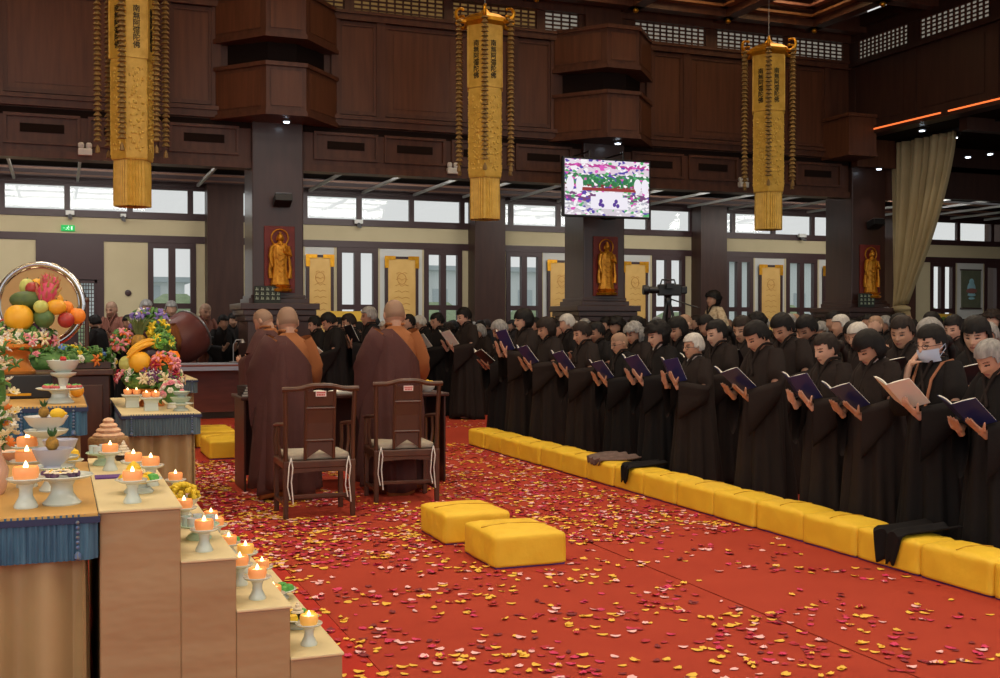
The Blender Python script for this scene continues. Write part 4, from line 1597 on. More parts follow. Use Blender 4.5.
for i, (px, X, dg, yt, pose, st, hc, rb, sk, lab, bk) in enumerate(front):
    Y = row_place(px, X)
    hw = hh(px, yt, X)
    P = POSES[pose]
    top = max((head_matrix(P.pitch, P.yaw) @ skull(d, 0.012)).z for d in ((0, 0, 1), (-.5, 0, .86), (-.3, 0, .95)))
    H = hw / top * 1.605
    t = person(X, Y, face_dir(dg * 0.3 - 4), H, pose, st, hc, lab, None, M_robe_b if rb == 'b' else M_robe_k, sk, rv=i % 4, hseed=i % 3)
    # body centre sits so that the head is over the pixel: shift back by the head's reach
    PEOPLE.append(t)
    book_for(t, pose, 'open %s book held by the %s' % ({'navy': 'navy covered', 'dark': 'dark covered', 'pale': 'pale white-paged'}[bk],
             ['grey-haired worshipper at the far end of the row', 'tall worshipper with bowl-cut hair', 'woman with the brown bob', 'woman with swept-back hair', 'bald elder with glasses', 'woman with big curly hair',
              'white-haired woman', 'young woman behind the white-haired woman', 'man bending over with short black hair', 'woman with dark tied hair', 'woman with the full black bob', 'woman in the face mask', 'grey-haired worshipper at the right edge'][i]),
             {'navy': M_cover, 'dark': M_covb, 'pale': M_page}[bk])
    if i in (4, 6, 11): glasses(t, pose)
    if i == 11: face_mask(t, pose); strap(t)
    if i in (6, 10, 5): inner_collar(t)

# second row, the ones one can make out
second = [
    (637, 6.55, 10, 327, 'read', 'curly', 'grey', 'b', 1, 'grey curly-haired worshipper just right of the bald elder'),
    (745, 6.5, 25, 321, 'read', 'short', 'dark', 'b', 1, 'smiling woman looking out between two front-row readers near the middle'),
    (788, 6.35, 15, 322, 'low', 'short', 'black', 'b', 1, 'black-haired worshipper just right of the bending man'),
    (905, 6.45, 25, 322, 'read', 'short', 'dark', 'b', 1, 'woman with full dark hair looking forward, left of the face mask'),
    (978, 6.4, 30, 324, 'read', 'bob', 'black', 'k', 0, 'young woman with parted black hair right of the face mask'),
    (862, 6.95, 8, 328, 'read', 'short', 'white', 'b', 1, 'white-haired head mostly hidden behind the black bob'),
    (600, 6.4, 10, 326, 'read', 'short', 'black', 'k', 2, 'dark-haired worshipper bowed behind the swept-back haired woman'),
    (681, 6.5, 10, 322, 'read', 'bob', 'black', 'k', 1, 'worshipper with black bob between the curly-haired and white-haired women'),
    (812, 7.05, 12, 323, 'low', 'short', 'black', 'b', 2, 'second-row worshipper bowed left of the tied dark hair'),
]
for i, (px, X, dg, yt, pose, st, hc, rb, sk, lab) in enumerate(second):
    Y = row_place(px, X); H = hh(px, yt, X) * (1.02 if pose != 'low' else 1.05)
    t = person(X, Y, face_dir(dg), H, pose, st, hc, lab, None, M_robe_b if rb == 'b' else M_robe_k, sk, rv=(i + 1) % 4, hseed=(i + 1) % 3)
    PEOPLE.append(t)
    if i in (1, 4, 3): book_for(t, pose, 'dark open book of the ' + ' '.join(lab.split(',')[0].split()[:10]), M_covb)

# ---- the left block behind the monks, first rank facing left ---------------
blk = [
    (467, 17.6, 8, 312, 'read', 'short', 'black', 'b', 0, 'tall dark-haired man in brown robe standing side-on at the aisle end', 'white-paged'),
    (440, 18.5, 8, 317, 'read', 'short', 'black', 'k', 1, 'dark-haired worshipper holding an open book right of the second monk', 'white-paged'),
    (424, 19.3, 5, 321, 'low', 'short', 'white', 'k', 1, 'white-haired worshipper bent beside the second monk', 'dark'),
    (371, 17.0, 0, 312, 'high', 'short', 'grey', 'k', 2, 'worshipper reading a large dark book just left of the second monk', 'dark'),
    (352, 18.0, 0, 318, 'read', 'short', 'dark', 'k', 1, 'worshipper with dark book centred between the two monks', 'dark'),
    (334, 17.0, 0, 319, 'low', 'short', 'black', 'k', 1, 'black-haired worshipper reading right of the first monk', 'white-paged'),
    (318, 18.9, 0, 320, 'read', 'short', 'black', 'k', 0, 'worshipper in dark robe beside the shoulder of the first monk', 'white-paged'),
]
for i, (px, Y, dg, yt, pose, st, hc, rb, sk, lab, bk) in enumerate(blk):
    p = AY(px, yt, Y)
    t = person(p.x, Y, face_dir(dg), p.z * (1.03 if pose != 'low' else 1.06), pose, st, hc, lab, None, M_robe_b if rb == 'b' else M_robe_k, sk, rv=(i + 1) % 4, hseed=i % 3)
    PEOPLE.append(t)
    book_for(t, pose, '%s open book of the %s' % (bk, ' '.join(lab.split()[:8])), M_page if bk[0] == 'w' else M_covb)

# ---- the crowd --------------------------------------------------------------
placed = [(t.location.x, t.location.y) for t in PEOPLE]
rnd = random.Random(4)
styles = ['short', 'short', 'bob', 'tied', 'curly', 'short', 'bald']
words_h = {'black': 'black', 'dark': 'dark brown', 'grey': 'grey', 'white': 'white'}
st_w = {'short': 'short %s hair', 'bob': '%s bobbed hair', 'tied': 'tied %s hair', 'curly': 'curly %s hair', 'bald': 'a bald head'}
spots = []
# aisle-side block (right), rows parallel to the cushions
x_ = 6.9
ri = 0
while x_ < 17.5:
    y_ = 4.8 + (ri % 2) * 0.4
    while y_ < 25.3:
        spots.append((x_ + rnd.uniform(-.12, .12), y_ + rnd.uniform(-.14, .14), ri)); y_ += 0.92
    x_ += 0.95; ri += 1
# block behind the monks
y_ = 18.2
while y_ < 25.5:
    x_ = 3.3 if y_ < 19 else 2.7
    while x_ < 6.5:
        spots.append((x_ + rnd.uniform(-.15, .15), y_ + rnd.uniform(-.15, .15), 20)); x_ += 0.72
    y_ += 0.95
colb = [(c0 - 0.95, c0 + 0.95, YC - 0.5, YC + 1.4) for c0 in CX] + [(c0 - 0.75, c0 + 0.75, YB - 0.9, YB + 1) for c0 in pil]
nadded = 0
for (x, y, r_) in spots:
    d = Vector((x, y, 1.5)) - cam.location
    zc = d.x * sin(YAW) + d.y * cos(YAW); xc = d.x * cos(YAW) - d.y * sin(YAW)
    px = 500 + 1130 * xc / zc
    if px > 1025 or px < 296: continue
    if any((x - a) ** 2 + (y - b_) ** 2 < 0.55 ** 2 for a, b_ in placed): continue
    if any(a < x < b_ and c_ < y < e_ for a, b_, c_, e_ in colb): continue
    if x > 16.3 and y > 17.5: continue
    if 8.2 < x < 10.9 and 14.6 < y < 17.6: continue      # camera stand
    if r_ != 20 and y > 15.2 and x < 7.3 and y < 18.0: continue
    placed.append((x, y))
    near = zc < 13.5
    st = rnd.choice(styles)
    hc = rnd.choice(['black', 'black', 'dark', 'black', 'grey', 'dark', 'white' if not near else 'grey'])
    if zc < 20 and px > 560 and rnd.random() < 0.5: hc = 'black'
    if st == 'bald' and near: st = 'short'
    pose = rnd.choice(['read', 'low', 'high', 'turn', 'pray']) if near else rnd.choice(['far', 'far', 'far2', 'far3'])
    H = rnd.uniform(1.52, 1.68) if near else rnd.uniform(1.54, 1.72)
    hs = st_w[st] % words_h[hc] if '%' in st_w[st] else st_w[st]
    if px < 560: where = 'in the block behind the two standing monks' if px < 480 else 'behind the far end of the cushion row'
    elif px < 700: where = 'in the crowd before the middle column'
    elif px < 830: where = 'in the crowd between the middle and right columns'
    else: where = 'in the crowd before the right column and curtain'
    dist = 'near' if zc < 13 else ('mid-distance' if zc < 19 else 'distant')
    lab = '%s worshipper with %s %s' % (dist, hs, where)
    person(x, y, face_dir(rnd.uniform(-15, 25)), H, pose, st, hc, lab, 'worshippers ' + where, rnd.choice([M_robe_k, M_robe_b]), rnd.choice([0, 1, 1, 2]), rv=rnd.randrange(3), hseed=rnd.randrange(2))
    nadded += 1
print('crowd', nadded)

# ---- monks ------------------------------------------------------------------
def kasaya_mesh(P, seed=0.0, full=False):
    s = MB()
    bm = bmesh.new()
    rings = robe_rings(seed, off=0.014, n=72, w=0.88, zmin=0.05)
    q = MB(); q.loft(rings, 0, False)
    vs = [bm.verts.new(v) for v in q.v]
    for f in q.f: bm.faces.new([vs[i] for i in f])
    nrm = Vector((0, -1.15, 1)).normalized()
    bmesh.ops.bisect_plane(bm, geom=bm.verts[:] + bm.edges[:] + bm.faces[:], plane_co=(0, 0.05, 1.375), plane_no=nrm, clear_outer=True)
    bmesh.ops.bisect_plane(bm, geom=bm.verts[:] + bm.edges[:] + bm.faces[:], plane_co=(0, 0, 1.372), plane_no=(0, 0, 1), clear_outer=True)
    bm.verts.index_update()
    s.add([v.co[:] for v in bm.verts], [tuple(v.index for v in f.verts) for f in bm.faces])
    bm.free()
    sr = sleeve_rings(P, 1, drop=0.62, off=0.02, seed=seed)
    # shawl over the left arm, hanging low
    out = []
    for i, r in enumerate(sr):
        f = i / (len(sr) - 1)
        rr = []
        for p in r:
            q = p.copy()
            cz = sum(v.z for v in r) / len(r)
            if q.z < cz: q.z -= (0.10 + 0.40 * f) * min(1, (cz - q.z) / 0.1)
            q.z = max(q.z, 0.35)
            rr.append(q)
        out.append(rr)
    s.loft(out, 0, False)
    # broad back drape from the left shoulder down to the calf
    rows = []
    for v in range(15):
        f = v / 14
        z = 1.33 - 1.22 * f
        row = []
        for u in range(25):
            g_ = u / 24
            y = 0.05 + (0.17 + 0.12 * f ** 0.8) * g_
            x = -0.12 - 0.13 * f ** 0.7 + 0.30 * g_ ** 2.2 * (0.6 + 0.4 * f) + 0.02 * f * sin(g_ * 17 + 2 * f)
            row.append((x, y, z + (0.0 if g_ < .9 else -0.01) - 0.10 * g_ * (1 - f) ** 2))
        rows.append(row)
    s.loft(rows, 0, False, closed=False)
    return s


def monk(X, Y, face, H, pose, label, seed=0.0, kas=True, gown=None):
    k = H / 1.605
    t = thing('person', label, 'person', (X, Y, 0.004), face, None, k)
    b_ = link_mesh('body', get_body(pose), t); setmat(b_, SKINS[1])
    rb = link_mesh('robe', robe_mesh(POSES[pose], 'gown', seed, w=0.86, drop=0.20, material=gown or M_monk), t); setmat(rb, gown or M_monk, 1)
    hm = link_mesh('hair', get_hair('shaved', pose), t); setmat(hm, M_stub)
    if kas:
        o = kasaya_mesh(POSES[pose], seed).build('kasaya', M_kas, t)
        m_ = o.modifiers.new('thick', 'SOLIDIFY'); m_.thickness = 0.006
    return t


m1 = G(291, 503)
monk(m1.x + .03, m1.y + 0.25, radians(95), 1.70, 'monk', 'shaven-headed monk in maroon and ochre robes standing behind the left armchair', 0.4)
m2 = G(399, 496)
monk(m2.x + .03, m2.y + 0.22, radians(88), 1.77, 'monk', 'shaven-headed monk in maroon and ochre robes standing behind the right armchair', 1.7)
p = AY(250, 309, 13.2)
monk(p.x + 0.16, 12.85, radians(140), 1.74, 'monkbow', 'monk in maroon robe bowing beside the long redwood desk', 2.3)
far_monks = [
    (113, 304, 23.5, 150, 'read', True, 'monk facing right in dusty robe near the lattice door', M_monk2, False),
    (145, 303, 24.0, 200, 'read', False, 'short-haired person behind the purple flowers near the window', M_robe_b, False),
    (171, 304, 24.6, 180, 'read', False, 'grey-haired head just left of the large drum against the window', M_robe_b, False),
    (163, 310, 19.95, 20, 'monkbow', True, 'monk in ochre robe leaning over beside the large drum', M_monk, True),
    (204, 306, 22.5, 200, 'read', True, 'monk reading in brown robe beside the dark pilaster', M_monk2, False),
    (97, 318, 22.5, 60, 'read', False, 'dark-haired person low behind the flowers near the lattice door', M_robe_k, False),
    (130, 318, 22.0, 140, 'read', False, 'dark-haired person in the row left of the large drum', M_robe_k, False),
    (222, 318, 21.8, 200, 'read', False, 'dark-robed attendant with a book left of the bowing monk', M_robe_k, False),
    (8, 318, 20, 30, 'read', False, 'dark-haired person at the far left edge behind the gong', M_robe_k, False),
    (232, 316, 23.5, 190, 'read', False, 'attendant in black standing before the leftmost column', M_robe_k, False),
]
for i, (px, py, Y, dg, pose, mk, lab, gown, kas) in enumerate(far_monks):
    p = AY(px, py, Y)
    if mk: monk(p.x, Y, radians(dg + 90), p.z * 1.02, pose, lab, i * 1.1, kas, gown)
    else: person(p.x, Y, radians(dg + 90), p.z * 1.02, 'far', 'short', 'grey' if i in (1, 2) else 'black', lab, None, gown, 1, rv=i % 3)

# camera operator on a low riser, with the video camera and tripod
p = AY(714, 293, 16.6)
t = thing('riser', 'low black platform under the video camera hidden in the crowd', 'platform', (9.55, 16.1, 0.004))
s = MB(); s.box(-1.15, 1.15, -1.05, 1.05, 0.34, 0.40); s.build('deck', M_black, t, smooth=False, bevel=0.01)
for a in (-1, 1):
    for c_ in (-1, 1):
        s = MB(); s.box(a * 1.05 - 0.04, a * 1.05 + 0.04, c_ * 0.95 - 0.04, c_ * 0.95 + 0.04, 0, 0.34); s.build('leg', M_grey, t, smooth=False)
op = person(p.x, 16.6, radians(180), (p.z - 0.404) * 1.0, 'stand', 'curly', 'black', 'camera operator with curly black hair and cream patterned top', None, mat('cream_patterned_top', (206, 190, 160), 0.8, var=(160, 140, 110), vscale=30), 1)
op.location.z = 0.404
c = AY(668, 290, 15.6)
t = thing('video_camera', 'black broadcast video camera standing on a tripod above the crowd', 'camera', (c.x, 15.6, 0.404), radians(165))
zc_ = c.z - 0.404
s = MB(); s.box(-0.20, 0.16, -0.07, 0.07, zc_ - 0.09, zc_ + 0.09); s.box(-0.30, -0.20, -0.05, 0.05, zc_ - 0.06, zc_ + 0.06); s.build('camera_body', M_black, t, smooth=False, bevel=0.015)
s = MB(); s.lathe([(0.055, 0), (0.055, 0.14), (0.075, 0.16), (0.078, 0.24), (0.05, 0.24)], 18); s.xf(Matrix.Translation((0.16, 0, zc_)) @ Matrix.Rotation(pi / 2, 4, 'Y')); s.build('lens', M_black, t)
s = MB(); s.tube([(-0.12, 0, zc_ + 0.09), (-0.10, 0, zc_ + 0.16), (0.10, 0, zc_ + 0.16), (0.12, 0, zc_ + 0.09)], 0.014, 8); s.build('carry_handle', M_black, t)
s = MB(); s.box(-0.06, 0.06, 0.07, 0.16, zc_ + 0.02, zc_ + 0.10); s.build('viewfinder', M_black, t, smooth=False)
s = MB(); s.lathe([(0.05, zc_ - 0.22), (0.06, zc_ - 0.16), (0.04, zc_ - 0.12), (0.07, zc_ - 0.09)], 14); s.build('tripod_head', M_black, t)
s = MB(); s.tube([(-0.03, 0, zc_ - 0.14), (-0.48, 0.04, zc_ - 0.28)], 0.012, 6); s.build('pan_handle', M_black, t)
for k in range(3):
    a = k * 2 * pi / 3 + 0.5
    s = MB(); s.tube([(0.03 * cos(a), 0.03 * sin(a), zc_ - 0.2), (0.42 * cos(a), 0.42 * sin(a), 0.015)], [0.022, 0.016], 8); s.build('tripod_leg', M_black, t)

# ================================================================== CUSHIONS, CHAIRS, DESKS
def cushion_parts(t, sx, sy, h, seed=0):
    bm = bmesh.new()
    bmesh.ops.create_cube(bm, size=1)
    bmesh.ops.subdivide_edges(bm, edges=bm.edges[:], cuts=13, use_grid_fill=True)
    for v in bm.verts:
        x, y, z = v.co
        # rounded corners
        X, Y, Zz = x * sx, y * sy, (z + 0.5) * h
        r_ = 0.03
        ex = max(0, abs(X) - (sx / 2 - r_)); ey = max(0, abs(Y) - (sy / 2 - r_)); ez = max(0, Zz - (h - r_))
        L = sqrt(ex * ex + ey * ey + ez * ez)
        if L > r_:
            k = r_ / L
            if ex: X = math.copysign(sx / 2 - r_ + ex * k, X)
            if ey: Y = math.copysign(sy / 2 - r_ + ey * k, Y)
            if ez: Zz = h - r_ + ez * k
        if Zz > h * 0.6:
            Zz += 0.022 * max(0, 1 - (2 * x) ** 2) * max(0, 1 - (2 * y) ** 2) * (Zz - h * .6) / (h * .4)
            Zz += 0.006 * noise.noise(Vector((x * 5, y * 5, seed))) * (1 if Zz > h * .9 else 0)
        sag = 0.010 * noise.noise(Vector((X * 9, Y * 9, Zz * 6 + seed * 3.1)))
        X += sag * (1 if abs(x) > .49 else 0); Y += sag * (1 if abs(y) > .49 else 0)
        v.co = (X, Y, Zz + 0.012)
    me = bpy.data.meshes.new('cushion_cover'); bm.to_mesh(me); bm.free()
    me.materials.append(M_yellow)
    me.polygons.foreach_set('use_smooth', [True] * len(me.polygons))
    o = link_mesh('cushion_cover', me, t)
    s = MB(); s.box(-sx / 2 + .012, sx / 2 - .012, -sy / 2 + .012, sy / 2 - .012, 0, 0.02); s.build('base_pad', M_purple, t, smooth=False)
    s = MB()
    s.tube([(-sx / 2 + .02, 0.0, h + 0.02), (-sx * .15, 0.005, h + 0.034), (sx * .15, -0.004, h + 0.034), (sx / 2 - .02, 0, h + 0.02)], 0.004, 5)
    s.build('zip_seam', mat('dull_yellow_seam', (190, 140, 10), 0.6), t)
    return t


def new_cushion(loc, label, sx=.5, sy=.585, h=.2, rz=0, seed=0, group=None):
    t = thing('kneeling_cushion', label, 'cushion', loc, rz, group)
    return cushion_parts(t, sx, sy, h, seed)


FZ = 0.005
new_cushion((2.80, 6.93, FZ), 'nearer of the two yellow kneeling cushions on the petal-strewn carpet', 0.5, 0.60, .2, 0, 1)
new_cushion((2.76, 7.80, FZ), 'farther of the two yellow kneeling cushions, closer to the armchairs', 0.5, 0.60, .2, 0, 2)
c1 = new_cushion((1.84, 13.7, FZ), 'nearer yellow cushion at the end of the left offering tables', 0.5, 0.9, .2, 0, 3)
new_cushion((1.84, 15.0, FZ), 'farther yellow cushion at the end of the left offering tables', 0.5, 0.9, .2, 0, 4)
protos = []
ys = 3.2
k = 0
refs = ['sixth', ]
near_lab = {0: 'partly outside the right edge', }
n_c = 18
lab_c = ['yellow row cushion, %s' % q for q in
         ['out of the frame nearest the camera', 'mostly out of the frame at the right edge', 'nearest one cut by the right edge of the photo', 'in front of the grey-haired worshipper at the right edge',
          'in front of the masked woman', 'between the masked woman and the black bob', 'in front of the woman with black bob', 'in front of the woman with dark tied hair', 'left of the woman with dark tied hair',
          'in front of the man with short black hair', 'left of the man bending over his book', 'in front of the white-haired woman', 'between the white-haired and curly-haired women', 'in front of the curly-haired woman',
          'with the grey-brown cloth on it', 'in front of the swept-back haired woman', 'in front of the brown bob', 'last one at the far end of the row']]
for k in range(18):
    y = 4.92 - 0.587 * 3 + 0.2935 + 0.587 * k
    if y + 0.3 < 4.2: continue
    if k < 6 or not protos:
        c_ = new_cushion((5.06, y, FZ), lab_c[k], 0.32, 0.575, .2, 0, 7 + k * 2, 'long row of yellow cushions')
        protos.append(c_)
    else:
        c_ = dup(protos[k % len(protos)], (5.06 + random.uniform(-.01, .01), y, FZ), random.choice([0, pi]), lab_c[k])

# cloths on the row
def drape(loc, w_, l_, drop, m, label, name='robe_hem', cat='cloth', seed=0, hz=0.24):
    t = thing(name, label, cat, loc)
    rows = []
    for i in range(22):
        f = i / 21
        row = []
        for j in range(19):
            g_ = j / 18
            ww = w_ * (1 - 0.55 * f ** 2)
            y = (g_ - .5) * ww + 0.05 * f
            s_ = f * (l_ + drop)
            if s_ < l_: x = -s_; z = hz + 0.03 * (1 - f)
            else: x = -l_ - 0.02 - 0.012 * sin(g_ * 15 + seed); z = hz - (s_ - l_)
            z += 0.012 * sin(g_ * 16 + seed + 3 * f)
            x += 0.012 * sin(g_ * 11 + seed * 2)
            row.append((x, y, z))
        rows.append(row)
    s = MB(); s.loft(rows, 0, False, closed=False)
    o = s.build('folded_cloth', m, t); md = o.modifiers.new('thick', 'SOLIDIFY'); md.thickness = 0.012
    return t


p = AX(893, 555, 4.9)
drape((5.28, p.y, 0.005), 0.36, 0.38, 0.20, M_robe_k, 'black robe hem spilling over a cushion below the masked woman', seed=1)
p = AX(628, 478, 4.9)
drape((5.26, p.y, 0.005), 0.26, 0.36, 0.15, M_robe_k, 'black cloth corner hanging over the cushion row below the curly-haired woman', seed=2)
p = AX(597, 462, 4.9)
drape((5.26, p.y, 0.005), 0.50, 0.36, 0.06, mat('grey_brown_cloth', (118, 96, 88), 0.85, var=(92, 74, 68), vscale=20), 'grey-brown crumpled cloth lying on the cushion row', 'shawl', 'cloth', 3)


M_splat = mat('brown_splat_wood', (84, 50, 35), .4, var=(72, 42, 30), vscale=6)


def armchair(X, Y, rz, label):
    """Ming style: local +y is the front, origin at floor under the seat"""
    t = thing('armchair', label, 'chair', (X, Y, FZ), rz)
    w, d, hs, hb = 0.585, 0.50, 0.46, 1.06
    m = M_redwood
    def bar(a, b_, r=0.017, n=8, name=None): return MB().tube([a, b_] if not isinstance(a, list) else a, r, n)
    s = MB(); s.box(-w / 2, w / 2, -d / 2, d / 2, hs - 0.06, hs); s.box(-w / 2 + .03, w / 2 - .03, -d / 2 + .03, d / 2 - .03, hs - .08, hs - .06)
    s.build('seat_frame', m, t, smooth=False, bevel=0.008)
    s = MB()
    rows = []
    s.box(-w / 2 + .04, w / 2 - .04, -d / 2 + .05, d / 2 - .03, hs + 0.001, hs + 0.055)
    se = s.build('seat_cushion', mat('grey_beige_seat_pad', (188, 178, 160), 0.85, var=(170, 160, 142), vscale=30), t, smooth=True, bevel=0.02, seg=3)
    for e in (-1, 1):
        s = MB()
        x = e * (w / 2 - 0.06)
        s.tube([(x, -d / 2 - 0.01, hs + 0.03), (x + .01, -d / 2 - 0.03, hs - 0.05), (x, -d / 2 - 0.02, hs - 0.16), (x + .015, -d / 2 - 0.02, hs - 0.34)], 0.005, 5)
        s.tube([(x, -d / 2 - 0.01, hs + 0.03), (x - .02, -d / 2 - 0.035, hs - 0.03), (x - .03, -d / 2 - 0.02, hs - 0.20), (x - .01, -d / 2 - 0.02, hs - 0.30)], 0.005, 5)
        s.build('cushion_tie', M_white, se)
    for ex in (-1, 1):
        for ey in (-1, 1):
            s = MB(); s.box(-0.02, 0.02, -0.02, 0.02, 0, hs - .02)
            s.xf(Matrix.Translation((ex * (w / 2 - .022), ey * (d / 2 - .022), 0)))
            s.build('leg', m, t, smooth=False, bevel=0.006)
    for (z, kind) in ((0.10, 'side'), (0.08, 'front'), (0.16, 'back')):
        s = MB()
        if kind == 'side':
            for e in (-1, 1):
                q = MB(); q.box(e * (w / 2 - .022) - .012, e * (w / 2 - .022) + .012, -d / 2 + .03, d / 2 - .03, z, z + .03); q.build('stretcher', m, t, smooth=False, bevel=0.004)
        else:
            yy = (d / 2 - .022) * (1 if kind == 'front' else -1)
            s.box(-w / 2 + .03, w / 2 - .03, yy - .012, yy + .012, z, z + .03); s.build('stretcher', m, t, smooth=False, bevel=0.004)
    for yy in (-d / 2 + .012, d / 2 - .012):
        s = MB()  # apron under the seat, curved
        pts = [(-w / 2 + .04, hs - .06), (w / 2 - .04, hs - .06), (w / 2 - .04, hs - .14), (w / 2 - .09, hs - .095), (0, hs - .085), (-w / 2 + .09, hs - .095), (-w / 2 + .04, hs - .14)]
        v = [(x, yy - .008, z) for x, z in pts] + [(x, yy + .008, z) for x, z in pts]
        n = len(pts)
        s.add(v, [tuple(range(n)), tuple(range(2 * n - 1, n - 1, -1))] + [(i, i + n, (i + 1) % n + n, (i + 1) % n) for i in range(n)])
        s.build('apron', m, t, smooth=False)
    # back
    yb = -d / 2 + .022
    for e in (-1, 1):
        s = MB(); s.tube([(e * (w / 2 - .022), yb, hs), (e * (w / 2 - .02), yb - .01, hs + .25), (e * (w / 2 - .012), yb - .05, hb - .02)], 0.019, 10)
        s.build('back_post', m, t)
    s = MB()
    pts = []
    for k in range(17):
        f = k / 16; x = (f - .5) * (w + .03)
        z = hb - .025 + 0.028 * exp(-((x) / 0.14) ** 4)
        pts.append((x, yb - .055 - .015 * cos((f - .5) * pi), z))
    s.tube(pts, 0.021, 8)
    s.build('top_rail', m, t)
    s = MB()
    for e in (-1, 1):
        s.tube([(e * .115, yb, hs + .01), (e * .115, yb - .02, hs + .28), (e * .115, yb - .055, hb - .03)], 0.014, 8)
    for z, yo in ((hs + .16, .012), (hs + .42, .04)):
        s.tube([(-.115, yb - yo, z), (.115, yb - yo, z)], 0.013, 8)
    sp = s.build('splat_frame', m, t)
    s = MB(); s.loft([[(-.105, yb - .004 - q, z), (.105, yb - .004 - q, z), (.105, yb + .006 - q, z), (-.105, yb + .006 - q, z)] for z, q in ((hs + .17, .012), (hs + .30, .022), (hs + .42, .04))])
    s.build('lower_panel', M_splat, sp, smooth=False)
    s = MB(); s.loft([[(-.105, yb - .004 - q, z), (.105, yb - .004 - q, z), (.105, yb + .006 - q, z), (-.105, yb + .006 - q, z)] for z, q in ((hs + .44, .04), (hb - .045, .055))])
    s.build('upper_panel', M_splat, sp, smooth=False)
    s = MB()
    pts = [(-.1, hs + .145), (.1, hs + .145), (.1, hs + .02), (.06, hs + .05), (.0, hs + .085), (-.06, hs + .05), (-.1, hs + .02)]
    v = [(x, yb - .012, z) for x, z in pts] + [(x, yb - .002, z) for x, z in pts]
    n = len(pts)
    s.add(v, [tuple(range(n)), tuple(range(2 * n - 1, n - 1, -1))] + [(i, i + n, (i + 1) % n + n, (i + 1) % n) for i in range(n)])
    s.build('openwork_foot', M_splat, sp, smooth=False)
    s = MB(); s.box(-.042, .042, yb - .073, yb - .068, hb - .085, hb - .04)
    tg = s.build('paper_label', mat('white_label', (226, 206, 200), 0.6), t, smooth=False)
    s = MB(); s.box(-.036, .036, yb - .0745, yb - .0732, hb - .058, hb - .05)
    for k in range(5): s.box(-.032 + k * .013, -.023 + k * .013, yb - .0745, yb - .0732, hb - .078, hb - .064)
    s.build('red_print', mat('red_print', (190, 40, 40), 0.6), tg, smooth=False)
    # arms
    for e in (-1, 1):
        x = e * (w / 2 - .022)
        s = MB(); s.tube([(x, yb - .02, hs + .30), (x + e * .012, -d / 6, hs + .285), (x + e * .02, d / 6, hs + .27), (x + e * .012, d / 2 - .01, hs + .25)], 0.016, 8)
        ar = s.build('armrest', m, t)
        s = MB(); s.tube([(x, d / 2 - .03, hs), (x + e * .012, d / 2 - .02, hs + .12), (x + e * .006, d / 2 - .03, hs + .25)], 0.015, 8); s.build('arm_post', m, ar)
        s = MB(); s.tube([(x, 0.0, hs), (x + e * .02, .01, hs + .13), (x + e * .014, 0, hs + .27)], 0.012, 8); s.build('arm_spindle', m, ar)
    return t


armchair(1.945, 9.20, radians(-1), 'left carved redwood armchair with grey seat pad behind the first monk')
armchair(2.835, 9.70, radians(-4), 'right carved redwood armchair with grey seat pad behind the second monk')

# desk before the monks
def panel_desk(x0, x1, y0, y1, h, label, mt, name='desk'):
    t = thing(name, label, 'desk', ((x0 + x1) / 2, (y0 + y1) / 2, FZ))
    w, d = x1 - x0, y1 - y0
    s = MB(); s.box(-w / 2 - .03, w / 2 + .03, -d / 2 - .03, d / 2 + .03, h - .035, h); s.build('desktop', mt, t, smooth=False, bevel=0.01)
    for e in (-1, 1):
        s = MB(); s.box(e * w / 2 - .02 if e > 0 else -w / 2, e * w / 2 if e > 0 else -w / 2 + .02, -d / 2, d / 2, 0, h - .035)
        s.build('side_panel', mt, t, smooth=False, bevel=0.004)
    s = MB(); s.box(-w / 2 + .02, w / 2 - .02, d / 2 - .04, d / 2 - .02, 0.08, h - .035)
    f = s.build('modesty_panel', mt, t, smooth=False)
    return t, w, d


M_desk = mat('dark_desk_wood', (72, 38, 30), 0.35, var=(58, 30, 24), vscale=5, stretch=(2, 2, .4))
panel_desk(1.585, 3.55, 10.58, 11.18, 0.88, 'dark redwood desk standing in front of the two monks', M_desk)
panel_desk(1.0, 3.05, 18.9, 19.5, 0.90, 'long polished redwood desk beyond the bowing monk', M_redwood2)
s = MB(); s.box(0, 1.95, -0.31, 0.31, 0, 0.012); s.box(0, 1.95, -0.325, -0.31, -0.10, 0.012)
t = tag(s.build('table_runner', mat('pale_blue_runner', (150, 158, 176), 0.8), smooth=False, loc=(1.05, 19.2, 0.906)), 'pale blue-grey runner covering the polished redwood desk', 'table cloth')

# things on the desk of the monks
def flat_book(x, y, z, rz, label, w_=.2, l_=.27, th=.02, cov=None, pages=None):
    t = thing('book', label, 'book', (x, y, z), rz, None)
    s = MB(); s.box(-w_ / 2, w_ / 2, -l_ / 2, l_ / 2, 0, .003); s.box(-w_ / 2, w_ / 2, -l_ / 2, l_ / 2, th - .003, th); s.box(-w_ / 2, -w_ / 2 + .003, -l_ / 2, l_ / 2, 0, th)
    s.build('cover', cov or M_covb, t, smooth=False)
    s = MB(); s.box(-w_ / 2 + .004, w_ / 2 - .005, -l_ / 2 + .004, l_ / 2 - .004, .003, th - .003); s.build('pages', pages or M_page, t, smooth=False)
    return t


